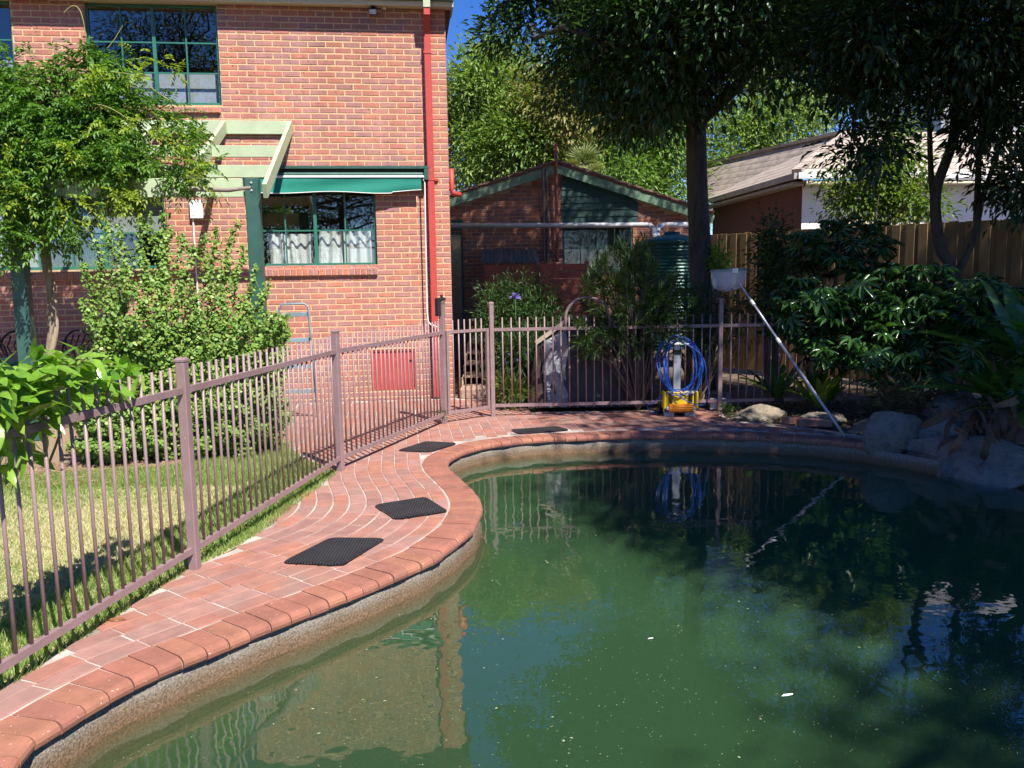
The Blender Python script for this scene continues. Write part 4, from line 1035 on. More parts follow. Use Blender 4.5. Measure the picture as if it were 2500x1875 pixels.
dr = MB().box(dooro[0], dooro[1] - 0.05, SY + 0.02, SY + 0.05, SZ0, dooro[3] - 0.04).build('door', M['gdark'], garage)
MB().box(dooro[1] - 0.05, dooro[1], SY - 0.01, SY + 0.05, SZ0, dooro[3]).box(dooro[0], dooro[1] - 0.05, SY - 0.01, SY + 0.05, dooro[3] - 0.04, dooro[3]).build('door_frame', M['gdark'], dr)
for v in (672, 695):
    k = sa(1121, v); MB().lathe([(0.018, 0), (0.024, 0.02), (0.02, 0.05), (0.006, 0.055)], n=10).build('door_knob', M['grey'], dr).matrix_local = Matrix.Translation((k.x, SY + 0.02, k.z)) @ Matrix.Rotation(R(90), 4, 'X')
MB().cbox(wx0, dooro[1], SY - 0.02, SY + 0.0, 2.6, roofz(wx0) - 0.1, 0.003).build('door_panel', M['gdark'], garage)
M['rusty'] = mat('dark_red_pole', (0.24, 0.06, 0.04), 0.6, 6)
MB().tube([sa(1361, 640, -0.09), sa(1357, 350, -0.2)], 0.032, 10).build('roof_vent', M['rusty'], garage)
for u0 in (1327, 1336): MB().tube([sa(u0 + 2, 640, -0.07), sa(u0 + 1, 520, -0.07), sa(u0 - 2, 412, -0.17)], 0.026, 8).build('vent_pipe', M['dgrey'], garage)

# white stormwater pipes into the tank
M['pvc'] = mat('weathered_pvc', (0.55, 0.55, 0.56), 0.45, 3, var=0.12)
zt = sa(1300, 550, -0.5)
tk = at(1640, 610, 15.6)
pw = [sa(1095, 551, -0.35), sa(1480, 550, -0.35), sa(1578, 549, -0.35), sa(1590, 552, -0.4), sa(1597, 562, -0.5), at(1600, 592, 15.7), at(1600, 600, 15.65)]
o = MB().tube(pw, [0.052] * 7, 12).build('stormwater_pipe', M['pvc'], None, True); tag(o, 'long white plastic pipe running across the garage wall to the tank', 'pipe')
pw = [sa(1690, 548, -0.35), sa(1622, 549, -0.35), sa(1610, 553, -0.38), sa(1605, 565, -0.5), at(1606, 592, 15.65), at(1606, 600, 15.6)]
o = MB().tube(pw, 0.05, 12).build('stormwater_pipe', M['pvc'], None, True); tag(o, 'short white plastic pipe bending down to the tank beside the tree trunk', 'pipe')
for u in (1391, 1555): pass
# water tank
TX, TY = tk.x, 15.6; TR = 0.62; TTOP = at(1640, 596, 15.0).z; TB = 0.3
tank = thing('water_tank', 'dark green corrugated rainwater tank behind the tree trunk', 'water tank', (TX, TY, 0))
prof = []; z = TB
while z < TTOP:
    prof += [(TR - 0.014, z), (TR + 0.010, z + 0.0225), (TR + 0.010, z + 0.03), (TR - 0.014, z + 0.0525)]; z += 0.06
prof += [(TR + 0.02, TTOP + 0.01), (TR + 0.02, TTOP + 0.04)]
M['tank'] = mat('dark_green_steel', (0.012, 0.075, 0.06), 0.3, 4, metal=0.2, var=0.1)
MB().lathe(prof, n=48).build('drum', M['tank'], tank, True)
MB().lathe([(TR + 0.022, TTOP + 0.03), (TR * 0.9, TTOP + 0.09), (TR * 0.55, TTOP + 0.16), (0.15, TTOP + 0.2), (0.14, TTOP + 0.24), (0.05, TTOP + 0.25)], n=48).build('lid', M['tank'], tank, True)
# red boarded bin store with corrugated roof, and red slatted screen
M['redwood'] = mat('dull_red_boards', (0.30, 0.085, 0.06), 0.75, 4, 0.3, 30)
a_, b_ = at(1182, 650, 15.6), at(1308, 650, 15.6)
bs = thing('bin_store', 'small red boarded store with a corrugated iron roof against the garage wall', 'shed', (0, 0, 0))
zt_ = at(1240, 645, 15.6).z
for k in range(9): MB().cbox(a_.x, b_.x, 15.6, 15.63, zt_ - 0.13 * (k + 1) + 0.004, zt_ - 0.13 * k, 0.004).build('board', M['redwood'], bs)
MB().box(a_.x + 0.002, a_.x + 0.03, 15.632, 16.9, zt_ - 1.17, zt_).build('side', M['redwood'], bs)
V = []; nx = 60
for i in range(nx + 1):
    x = a_.x - 0.06 + (b_.x - a_.x + 0.12) * i / nx; dz = 0.022 * math.sin(i * 6.283 / 5)
    V += [(x, 15.5, zt_ + 0.03 + dz), (x, 16.95, zt_ + 0.32 + dz)]
obj('corrugated_roof', V, [(2 * i, 2 * i + 2, 2 * i + 3, 2 * i + 1) for i in range(nx)], mat('mossy_iron', [(0.09, 0.085, 0.06), (0.16, 0.15, 0.12), (0.07, 0.08, 0.04)], 0.7, 8), bs, True)
a_, b_ = at(1318, 645, 15.4), at(1437, 645, 15.4)
scn = thing('timber_screen', 'low dull red slatted timber screen under the garage window', 'screen', (0, 0, 0))
for k in range(9): MB().cbox(a_.x, b_.x, 15.4, 15.425, a_.z - 0.135 * (k + 1) + 0.012, a_.z - 0.135 * k, 0.004).build('slat', M['redwood'], scn)
for x in (a_.x + 0.04, b_.x - 0.03): MB().cbox(x - 0.04, x + 0.04, 15.43, 15.5, 0.2, a_.z + 0.05, 0.004).build('post', M['redwood'], scn)

# brick steps behind the gate
steps = thing('brick_steps', 'worn brick steps climbing behind the gate beside the house corner', 'steps')
M['step'] = mat('worn_step_brick', [(0.30, 0.20, 0.14), (0.36, 0.23, 0.17), (0.26, 0.18, 0.14), (0.32, 0.2, 0.16)], 0.9, 12, 0.5, 80, 'object', 0.2)
for k in range(5):
    y0 = 11.35 + 0.55 * k; z1 = 0.12 * (k + 1)
    for i in range(9):
        x = -0.70 + i * 0.2
        MB().cbox(x, x + 0.194, y0, y0 + 0.1, z1 - 0.12, z1, 0.006).build('step_brick', M['step'], steps)
        for j in range(4): MB().cbox(x + 0.003 * (j % 2), x + 0.192, y0 + 0.104 + j * 0.112, y0 + 0.104 + j * 0.112 + 0.107, z1 - 0.06, z1 - 0.004 * (j % 2), 0.005).build('step_brick', M['step'], steps)
MB().box(-0.72, 1.1, 11.36, 11.9, -0.1, 0.10).box(-0.72, 1.1, 11.9, 12.45, -0.1, 0.22).box(-0.72, 1.1, 12.45, 13.0, -0.1, 0.34).box(-0.72, 1.1, 13.0, 13.55, -0.1, 0.46).box(-0.72, 1.1, 13.55, 17.1, -0.1, 0.58).build('step_core', M['smortar'], steps)

# covered barbecue behind the far fence
bq = thing('covered_barbecue', 'barbecue under a dark grey cover with a shiny grey panel behind the far fence', 'barbecue')
M['tarp'] = mat('black_tarp', (0.030, 0.032, 0.042), 0.55, 5, 0.35, 9, bdist=0.05)
M['tarpg'] = mat('grey_tarp', (0.30, 0.31, 0.33), 0.3, 5, 0.5, 14, bdist=0.04)
a_ = at(1322, 980, 10.35)
V = [(0.40, 10.28, 0.02), (1.75, 10.22, 0.02), (1.8, 10.9, 0.02), (0.42, 10.95, 0.02), (0.36, 10.30, 0.82), (0.72, 10.3, 1.12), (1.5, 10.28, 1.15), (1.75, 10.3, 0.8), (0.38, 10.9, 0.85), (0.75, 10.9, 1.12), (1.5, 10.9, 1.15), (1.78, 10.9, 0.8)]
F = [(0, 1, 7, 6, 5, 4), (1, 2, 11, 7), (2, 3, 8, 9, 10, 11), (3, 0, 4, 8), (4, 5, 9, 8), (5, 6, 10, 9), (6, 7, 11, 10)]
obj('cover', V, F, M['tarp'], bq)
n = 10; V = []
for i in range(n + 1):
    for j in range(n + 1):
        V.append((0.41 + 0.27 * i / n + 0.02 * math.sin(j), 10.262 - 0.018 * math.sin(i * 0.9 + j * 0.7) - 0.01 * math.sin(j * 1.7), 0.03 + (0.82 + 0.13 * i / n) * j / n))
obj('grey_panel', V, [(i * (n + 1) + j, (i + 1) * (n + 1) + j, (i + 1) * (n + 1) + j + 1, i * (n + 1) + j + 1) for i in range(n) for j in range(n)], M['tarpg'], bq, True)
V = [(0.20, 10.32, 0.0), (0.39, 10.27, 0.02), (0.35, 10.29, 0.80), (0.30, 10.34, 0.82), (0.24, 10.7, 0.0), (0.34, 10.7, 0.84)]
obj('brown_side', V, [(0, 1, 2, 3), (4, 0, 3, 5)], mat('brown_canvas', (0.10, 0.06, 0.045), 0.8, 6, 0.3, 20), bq)
MB().bar((0.30, 10.27, 0.83), (0.75, 10.27, 1.15), 0.02, 0.05).build('timber_edge', mat('bleached_timber', (0.42, 0.34, 0.26), 0.8, 6, 0.3, 40), bq)

# ------------------------------------------------------------------ paling fence, neighbouring houses
pf = thing('paling_fence', 'tall ochre timber paling fence along the neighbouring garden', 'fence')
fa, fb = at(1722, 574, 14.6), at(2620, 526, 10.2)
M['paling'] = mat('ochre_paling', [(0.21, 0.135, 0.06), (0.18, 0.115, 0.05), (0.24, 0.155, 0.07), (0.19, 0.12, 0.052)], 0.8, 5, 0.3, 30, 'object', 0.2, stretch=(1, 1, 0.1))
L_ = (Vector((fb.x, fb.y, 0)) - Vector((fa.x, fa.y, 0))); dn = L_.normalized(); az = math.atan2(dn.y, dn.x); n_ = int(L_.length / 0.098)
for i in range(int(n_ * 1.7)):
    t = i / n_; p = fa.lerp(fb, t); zt_ = p.z + random.uniform(-0.012, 0.012)
    o = MB().cbox(-0.064, 0.064, -0.008, 0.008, 0.05, zt_, 0.003).build('paling', M['paling'], pf); o.location = (p.x, p.y + (0.018 if i % 2 else 0), 0); o.rotation_euler = (0, random.uniform(-0.006, 0.006), az)
for z in (0.5, 1.6): MB().bar((fa.x, fa.y + 0.08, z), (fa.lerp(fb, 1.7).x, fa.lerp(fb, 1.7).y + 0.08, z), 0.04, 0.07).build('rail', M['paling'], pf)

nb_ = thing('neighbour_house', 'neighbouring single-storey house with pinkish tiled roof and white end wall', 'house')
ec, el_, er = at(1958, 424, 18.0), at(1715, 490, 24.5), at(2560, 424, 18.6)
el_.z = ec.z; er.z = ec.z
wc = Vector((ec.x + 0.12, ec.y + 0.3, 0)); wl_ = Vector((el_.x + 0.3, el_.y, 0)); wr = Vector((er.x, er.y + 0.3, 0))
M['nbrick'] = mat('dark_red_brickwork', (0.20, 0.075, 0.06), 0.9, 8)
def brickwork(name, c1, c2, mort):
    m, t, b = nodes(name); tc = t.nodes.new('ShaderNodeTexCoord'); mp = t.nodes.new('ShaderNodeMapping'); lk(t, tc.outputs['UV'], mp.inputs['Vector'])
    br = t.nodes.new('ShaderNodeTexBrick'); br.inputs['Color1'].default_value = (*c1, 1); br.inputs['Color2'].default_value = (*c2, 1); br.inputs['Mortar'].default_value = (*mort, 1)
    br.inputs['Scale'].default_value = 1.0; br.inputs['Brick Width'].default_value = 0.23; br.inputs['Row Height'].default_value = 0.078; br.inputs['Mortar Size'].default_value = 0.008
    lk(t, mp.outputs[0], br.inputs['Vector']); lk(t, br.outputs['Color'], b.inputs['Base Color']); b.inputs['Roughness'].default_value = 0.9; return m
M['nbrick'] = brickwork('dark_red_brickwork', (0.13, 0.05, 0.042), (0.10, 0.045, 0.04), (0.08, 0.055, 0.05))
def wall_quad(name, a, b, z0, z1, m_, parent):
    a, b = Vector(a), Vector(b); L = (b - a).length
    o = obj(name, [(a.x, a.y, z0), (b.x, b.y, z0), (b.x, b.y, z1), (a.x, a.y, z1)], [(0, 1, 2, 3)], m_, parent)
    uv = o.data.uv_layers.new(name='UVMap'); 
    for i, c in enumerate(((0, 0), (L, 0), (L, z1 - z0), (0, z1 - z0))): uv.data[i].uv = c
    return o
wall_quad('brick_wall', wl_, wc, -0.1, ec.z + 0.02, M['nbrick'], nb_)
wall_quad('rendered_wall', wc, wr, -0.1, ec.z - 0.1, M['white'], nb_)
MB().box(wc.x + 0.9, wc.x + 1.6, wc.y - 0.03, wc.y + 0.01, 2.35, 2.75).build('wall_vent', M['cream'], nb_)
def tilemat():
    m, t, b = nodes('pink_roof_tile'); g = pos_node(t); P = g.outputs['Position']
    wv = t.nodes.new('ShaderNodeTexWave'); wv.inputs['Scale'].default_value = 1.0; wv.bands_direction = 'Z'; wv.wave_profile = 'SAW'
    mp = t.nodes.new('ShaderNodeMapping'); mp.inputs['Scale'].default_value = (0, 0, 1.9); lk(t, P, mp.inputs['Vector']); lk(t, mp.outputs[0], wv.inputs['Vector'])
    c = ramp(t, wv.outputs['Fac'], [(0.0, (0.16, 0.13, 0.11)), (0.15, (0.42, 0.35, 0.30)), (1.0, (0.54, 0.46, 0.40))]).outputs['Color']
    n = noise(t, P, 5, 4); lk(t, mixc(t, 1.0, c, ramp(t, n.outputs['Fac'], [(0.3, (0.6, 0.6, 0.6)), (0.7, (1.15, 1.1, 1.05))]).outputs['Color'], 'MULTIPLY'), b.inputs['Base Color'])
    b.inputs['Roughness'].default_value = 0.85; bumpit(t, b, wv.outputs['Fac'], 0.8, 0.05); return m
M['tile'] = tilemat()
ridge0 = at(2075, 322, 21.0); ridge1 = at(2600, 322, 21.0); rback = Vector((el_.x - 0.2, el_.y + 2.2, ec.z + 1.15))
ec2, el2, er2 = ec + Vector((-0.2, -0.25, 0)), el_ + Vector((-0.15, 0, 0)), er + Vector((0, -0.25, 0))
obj('roof', [el2, ec2, er2, ridge1, ridge0, rback], [(0, 1, 4, 5), (1, 2, 3, 4)], M['tile'], nb_)
# tile courses along the left plane as real steps
MB().bar(ec2 + Vector((0, 0, 0.03)), ridge0 + Vector((0, 0, 0.03)), 0.2, 0.08).build('hip_cap', M['tile'], nb_)
MB().bar(ridge0 + Vector((0, 0, 0.03)), rback + Vector((0, 0, 0.03)), 0.2, 0.08).build('ridge_cap', M['tile'], nb_)
MB().bar(el2 + Vector((0, 0, -0.07)), ec2 + Vector((0, 0, -0.07)), 0.10, 0.12).build('gutter', mat('dull_grey_gutter', (0.36, 0.34, 0.31), 0.5, 4), nb_)
MB().bar(ec2 + Vector((0.03, 0, -0.07)), er2 + Vector((0, 0, -0.07)), 0.10, 0.12).build('gutter', M['white'], nb_)
MB().bar(ec2 + Vector((0.2, 0.15, -0.2)), er2 + Vector((0, 0.15, -0.2)), 0.3, 0.06).build('eave', M['cream'], nb_)
MB().bar(el2 + Vector((0.15, 0, -0.2)), ec2 + Vector((0.15, 0.2, -0.2)), 0.3, 0.06).build('eave', mat('dull_eave', (0.3, 0.29, 0.27), 0.7), nb_)
M['shadewhite'] = mat('white_render_shaded', (0.40, 0.39, 0.41), 0.8, 2, var=0.06)  # white render with the shade of the trees put into its colour
tw = thing('white_building', 'tall plain white rendered building seen through the dark trees', 'building')
a_, b_ = at(2293, 400, 22.5), at(2700, 400, 21.5)
wall_quad('end_wall', (a_.x, a_.y, 0), (b_.x, b_.y, 0), 0, at(2293, 120, 22.5).z, M['shadewhite'], tw); wall_quad('side_wall', (a_.x + 1.2, a_.y + 8, 0), (a_.x, a_.y, 0), 0, at(2293, 120, 22.5).z, M['white'], tw)
# ------------------------------------------------------------------ foliage tools
def unit(A): return A / np.maximum(np.linalg.norm(A, axis=1), 1e-9)[:, None]
def leaf_arrays(P, D, L, W, fold=0.22, droop=0.2, up=(0, 0, 1), r=None, jit=0.6):
    """diamond leaves folded along the rib: 4 verts, 2 triangles, one island each"""
    r = r or rng; n = len(P); D = unit(D)
    U = np.tile(np.array(up, float), (n, 1)) + r.normal(0, jit, (n, 3)) * 0.5
    S = unit(np.cross(D, U)); N = np.cross(S, D)
    L = np.broadcast_to(np.asarray(L, float), (n,))[:, None]; W = np.broadcast_to(np.asarray(W, float), (n,))[:, None]
    mid = P + D * L * 0.45
    a = P; b = mid - S * W / 2 + N * fold * W; c = P + D * L - N * droop * L; d = mid + S * W / 2 + N * fold * W
    V = np.stack([a, b, c, d], 1).reshape(-1, 3)
    i = np.arange(n)[:, None] * 4
    F = np.concatenate([i + [0, 1, 2], i + [0, 2, 3]], 1).reshape(-1, 3)
    return V, F
def round_leaf_arrays(P, Nn, R_, r=None):
    """little round fleshy leaves: six-sided, slightly cupped"""
    r = r or rng; n = len(P); Nn = unit(Nn)
    A = unit(np.cross(Nn, r.normal(0, 1, (n, 3)))); B = np.cross(Nn, A)
    R_ = np.broadcast_to(np.asarray(R_, float), (n,))[:, None]; pts = []
    for k in range(6):
        a = k * math.pi / 3; pts.append(P + (A * math.cos(a) * 1.15 + B * math.sin(a) * 0.9) * R_ + Nn * (0.12 if k % 2 else -0.05) * R_)
    V = np.stack(pts, 1).reshape(-1, 3); i = np.arange(n)[:, None] * 6
    F = np.concatenate([i + [0, 1, 2], i + [0, 2, 3], i + [0, 3, 5], i + [3, 4, 5]], 1).reshape(-1, 3)
    return V, F
def clusters(ells, rad_pow=0.45, r=None):
    r = r or rng; C = []; O = []
    for c, rad, n in ells:
        d = unit(r.normal(0, 1, (n, 3))); k = r.uniform(0, 1, n) ** rad_pow
        C.append(np.array(c) + d * k[:, None] * np.array(rad)); O.append(d)
    return np.concatenate(C), np.concatenate(O)
def spray(C, O, m, cr, L, W, out=0.5, rnd=0.8, down=0.2, r=None, spread=1.0):
    """m leaves around every cluster centre, pointing away from the centre"""
    r = r or rng; n = len(C)
    off = r.normal(0, 1, (n * m, 3)) * cr * spread
    P = np.repeat(C, m, 0) + off
    D = unit(off) * 0.9 + np.repeat(O, m, 0) * out + r.normal(0, rnd, (n * m, 3)) * 0.5 + np.array([0, 0, -down])
    k = r.uniform(0.7, 1.25, n * m)
    return P, D, L * k, W * k
def branch_net(base_pts, targets, r0, r1, mb, r=None, wob=0.12):
    r = r or random
    for T in targets:
        b = min(base_pts, key=lambda q: (Vector(q) - Vector(T)).length)
        b, T = Vector(b), Vector(T); L = (T - b).length
        p = [b.lerp(T, t) + Vector((random.uniform(-1, 1), random.uniform(-1, 1), random.uniform(-0.5, 1))) * wob * L * math.sin(t * 3.14) for t in (0, 0.25, 0.5, 0.75, 1)]
        mb.tube(p, [r0, r0 * 0.8, (r0 + r1) / 2, r1 * 1.3, r1], 6, False)
M['bark'] = mat('grey_brown_bark', [(0.11, 0.085, 0.065), (0.19, 0.15, 0.12), (0.075, 0.06, 0.05)], 0.95, 9, 0.9, 30, stretch=(1, 1, 0.25), bdist=0.03)
M['darkbark'] = mat('dark_rough_bark', [(0.045, 0.035, 0.03), (0.085, 0.07, 0.055), (0.03, 0.025, 0.02)], 0.95, 9, 1.0, 25, stretch=(1, 1, 0.25), bdist=0.04)
M['twig'] = mat('pale_twig', (0.26, 0.19, 0.12), 0.85, 6)
def plant(name, label, cat, loc, foliage, stems=None, group=None, fm=None, sm=None, crown='foliage', stem='stem', fsm=False):
    t = thing(name, label, cat, loc, 0, group)
    inv = np.array(loc)
    V, F = foliage; fast_mesh(crown, V - inv, F, fm, t, fsm)
    if stems: 
        o = stems.build(stem, sm or M['twig'], t, True); o.location = -Vector(loc)
    return t

# ------------------------------------------------------------------ fleshy-leaved shrub in front of the wall
r_ = np.random.default_rng(11)
SB = [(-4.05, 7.75, 0.25, 0.5), (-3.55, 7.7, 0.35, 0.6), (-3.1, 7.85, 0.35, 0.55), (-2.75, 8.1, 0.3, 0.45)]
stems = MB(); SP = []; SN = []
def shoot(base, top, spread, n):
    """a wandering upright branch thick with leaves"""
    b, t = np.array(base), np.array(top); k = 14
    path = [b + (t - b) * i / k + r_.normal(0, 0.02, 3) * (1 if 0 < i < k else 0) * np.array([1.4, 1, 0.6]) for i in range(k + 1)]
    stems.tube([tuple(p) for p in path], [0.014 * (1 - 0.8 * i / k) + 0.002 for i in range(k + 1)], 5, False)
    s = r_.uniform(0.0, 1, n) ** 0.9
    P = np.stack([np.interp(s * k, range(k + 1), [p[i] for p in path]) for i in range(3)], 1)
    w_ = spread * (1.0 - 0.72 * s)
    off = unit(r_.normal(0, 1, (n, 3))) * (w_ * r_.uniform(0.15, 1, n))[:, None]
    SP.append(P + off); SN.append(off * 1.0 / np.maximum(w_, .01)[:, None] + r_.normal(0, 0.5, (n, 3)) + np.array([0.25, -0.45, 0.6]))
# tall tops: (u, v, depth)
TOPS = [(232, 585, 7.9), (262, 548, 8.0), (292, 548, 8.1), (340, 530, 8.1), (372, 518, 8.2), (398, 522, 8.2), (420, 556, 8.1), (445, 568, 8.2), (470, 600, 8.1), (500, 575, 8.2), (528, 560, 8.3), (555, 620, 8.2), (585, 545, 8.4), (592, 600, 8.3), (625, 650, 8.3), (660, 690, 8.3), (205, 640, 7.8), (690, 770, 8.3), (706, 810, 8.3), (200, 735, 7.7), (310, 640, 7.7), (350, 620, 7.7), (440, 690, 7.8), (480, 720, 7.8), (540, 700, 7.9), (400, 650, 7.7), (600, 740, 8.0), (640, 800, 8.0), (270, 700, 7.6), (560, 780, 7.9)]
for u, v, Y in TOPS:
    T = at(u, v, Y); bx = -3.45 + (T.x + 3.4) * 0.55
    shoot((bx + r_.normal(0, .15), 7.85 + r_.normal(0, 0.15), 0.0), tuple(T), 0.20, 850)
for k in range(150):
    u = r_.uniform(190, 705); v = r_.uniform(760, 1060)
    Y = r_.uniform(7.45, 8.3); T = at(u, v, Y); bx = -3.45 + (T.x + 3.4) * 0.7
    shoot((bx, 7.95, max(0.0, T.z * 0.35)), tuple(T), 0.21, 430)
for k in range(110):   # skirt down to the grass
    x = r_.uniform(-3.95, -2.35); y = 7.38 + (x + 3.4) * 0.22 + r_.uniform(0, 0.35)
    shoot((x, y + 0.3, 0.05), (x + r_.normal(0, .12), y - 0.08, r_.uniform(0.15, 0.75)), 0.17, 400)
P = np.concatenate(SP); Nn = np.concatenate(SN)
keep = P[:, 2] > 0.0; P, Nn = P[keep], Nn[keep]
M['jade'] = leafmat('fleshy_leaf', [(0.075, 0.15, 0.022), (0.13, 0.25, 0.04), (0.20, 0.33, 0.055), (0.26, 0.34, 0.07)], 0.45, 0.2, 0.35)
plant('fleshy_shrub', 'large upright shrub of tiny round light green leaves in front of the brick wall', 'shrub', (-3.3, 7.9, 0), round_leaf_arrays(P, Nn, r_.uniform(0.009, 0.0185, len(P)), r_), stems, fm=M['jade'], sm=mat('reddish_twig', (0.16, 0.09, 0.06), 0.8), stem='stems')

# ------------------------------------------------------------------ wisteria on the pergola
r_ = np.random.default_rng(5)
wv = thing('wisteria', 'leafy wisteria vine with twisted trunk covering the pergola', 'vine', (-5.0, 8.95, 0))
WI = -Vector((-5.0, 8.95, 0))
ells = []
for u, v, Y, ru, rv, n in ((130, 330, 9.2, 190, 130, 240), (300, 330, 9.3, 150, 110, 200), (60, 280, 9.4, 120, 110, 140), (230, 250, 9.5, 110, 110, 150), (400, 385, 9.1, 85, 75, 90), (20, 440, 9.0, 140, 110, 150), (190, 440, 9.0, 150, 95, 150), (130, 520, 8.95, 80, 70, 70), (-60, 350, 9.3, 120, 150, 110), (330, 430, 9.0, 90, 60, 70), (450, 420, 9.0, 45, 45, 24), (250, 180, 9.5, 50, 50, 30), (60, 590, 8.9, 60, 50, 30), (0, 520, 9.0, 70, 60, 60), (250, 470, 8.95, 90, 60, 70), (395, 300, 9.3, 70, 60, 50), (30, 180, 9.5, 60, 50, 40), (-20, 250, 9.3, 60, 90, 60)):
    Y -= 0.3; c = at(u, v, Y); s = Y / 2040; ells.append(((c.x, c.y, c.z), (ru * s, 0.38 + 0.2 * r_.random(), rv * s), n))
C, O = clusters(ells, 0.4, r_)
keep = np.array([mnoise.noise(Vector(c) * 1.5) > -0.13 for c in C]); C, O = C[keep], O[keep]
# pinnate leaves: a rachis with pairs of leaflets
def pinnate(C, D, Ln, pairs, ll, lw, r):
    n = len(C); D = unit(D); U = np.tile([0, 0, 1.0], (n, 1)) + r.normal(0, 0.35, (n, 3)); S = unit(np.cross(D, U)); PP, DD = [], []
    for k in range(pairs):
        t = 0.25 + 0.7 * k / (pairs - 1); base = C + D * (Ln * t)[:, None] + np.array([0, 0, -1]) * (0.35 * Ln * t * t)[:, None]
        for s in (-1, 1): PP.append(base); DD.append(S * s * 0.9 + D * 0.55 + np.array([0, 0, -0.3]) + r.normal(0, 0.12, (n, 3)))
    PP.append(C + D * Ln[:, None] + np.array([0, 0, -1]) * (0.35 * Ln)[:, None]); DD.append(D + np.array([0, 0, -0.5]))
    return np.concatenate(PP), np.concatenate(DD)
m_ = 3; Cn = np.repeat(C, m_, 0) + r_.normal(0, 0.05, (len(C) * m_, 3)); Dn = np.repeat(O, m_, 0) * 0.7 + r_.normal(0, 0.7, (len(C) * m_, 3)) + np.array([0.1, -0.35, 0.0])
P, D = pinnate(Cn, Dn, r_.uniform(0.14, 0.24, len(Cn)), 5, 0, 0, r_)
k = r_.uniform(0.75, 1.2, len(P))
V, F = leaf_arrays(P, D, 0.062 * k, 0.026 * k, 0.15, 0.25, r=r_)
M['wist'] = leafmat('wisteria_leaf', [(0.055, 0.14, 0.02), (0.10, 0.22, 0.03), (0.15, 0.29, 0.042), (0.07, 0.17, 0.027)], 0.42, 0.35)
o = fast_mesh('foliage', V, F, M['wist'], wv); o.location = WI
# young yellow-green shoots
YC = [(350, 150, 9.0), (210, 210, 8.9), (225, 175, 8.9), (330, 310, 8.7), (400, 310, 8.75), (410, 350, 8.8), (470, 435, 8.75), (300, 480, 8.6), (340, 485, 8.6), (270, 482, 8.6), (30, 460, 8.6), (40, 490, 8.6), (175, 510, 8.6), (15, 350, 8.7), (165, 370, 8.7), (345, 178, 8.9), (425, 168, 9.1), (220, 520, 8.6), (485, 395, 8.8), (245, 300, 8.6), (440, 345, 8.8)]
C = np.concatenate([np.array(at(u, v, Y - 0.42))[None] + r_.normal(0, 0.06, (8, 3)) for u, v, Y in YC]); D = r_.normal(0, 0.8, (len(C), 3)) + np.array([0.2, -0.5, 0.1])
P, D = pinnate(C, D, r_.uniform(0.1, 0.18, len(C)), 4, 0, 0, r_)
V, F = leaf_arrays(P, D, 0.052 * r_.uniform(0.8, 1.2, len(P)), 0.022, 0.12, 0.2, r=r_)
M['wisty'] = leafmat('young_wisteria_leaf', [(0.26, 0.36, 0.04), (0.34, 0.42, 0.05), (0.20, 0.32, 0.04)], 0.45, 0.45)
o = fast_mesh('young_leaves', V, F, M['wisty'], wv); o.location = WI
for path in ([(215, 175, 9), (210, 110, 9), (205, 60, 9), (195, 25, 9), (180, 14, 9), (165, 22, 9), (156, 32, 9)], [(262, 118, 9.1), (280, 95, 9.1), (300, 62, 9.1)], [(270, 175, 8.8), (330, 185, 8.8), (370, 215, 8.8), (420, 250, 8.8)], [(340, 355, 8.7), (380, 395, 8.7), (398, 440, 8.7), (404, 500, 8.7), (408, 560, 8.7)], [(500, 440, 8.7), (530, 480, 8.7), (545, 515, 8.7)], [(510, 440, 8.7), (545, 480, 8.7), (567, 514, 8.7)], [(195, 250, 8.7), (260, 260, 8.7), (320, 295, 8.7)], [(82, 400, 8.6), (95, 450, 8.6), (110, 480, 8.6)], [(150, 380, 8.6), (152, 440, 8.6), (145, 500, 8.6)], [(275, 370, 8.6), (278, 410, 8.6), (272, 440, 8.6)]):
    if 'tendril' not in M: M['tendril'] = mat('yellow_green_tendril', (0.30, 0.28, 0.09), 0.7)
    o = MB().tube([tuple(p) for p in catmull([tuple(at(*q)) for q in path], False, 5)], 0.0045, 5, False).build('tendril', M['tendril'], wv, True); o.location = WI
tr = MB()
for ph in (0, 2.1, 4.2):
    pts = []
    for i in range(26):
        t = i / 25; u = 120 - 0 * t; v = 905 - 380 * t
        c = at(118 + 12 * math.sin(t * 5), v, 8.95); a = ph + t * 9
        pts.append((c.x + 0.026 * math.cos(a), c.y + 0.026 * math.sin(a), c.z if i else 0.0))
    tr.tube(pts, [0.033 - 0.010 * i / 25 for i in range(26)], 7, False)
o = tr.build('trunk', mat('pale_vine_bark', [(0.26, 0.20, 0.14), (0.36, 0.29, 0.21), (0.18, 0.13, 0.09)], 0.9, 9, 0.9, 30, stretch=(1, 1, 0.2), bdist=0.02), wv, True); o.location = WI
lb = MB()
branch_net([tuple(at(125, 500, 8.95)), tuple(at(300, 400, 9.1)), tuple(at(60, 330, 9.2))], [tuple(at(u, v, 9.2)) for u, v in ((300, 250), (200, 220), (420, 400), (50, 250), (0, 400), (160, 280), (330, 330), (100, 350))], 0.025, 0.006, lb)
o = lb.build('limbs', M['twig'], wv, True); o.location = WI
o = MB().tube([at(412, 455, 8.62), at(480, 462, 8.6), at(560, 464, 8.62), at(612, 458, 8.64)], [0.02, 0.024, 0.022, 0.016], 8).build('dead_branch', mat('weathered_wood', (0.25, 0.21, 0.17), 0.9, 8, 0.6, 40), wv, True); o.location = WI

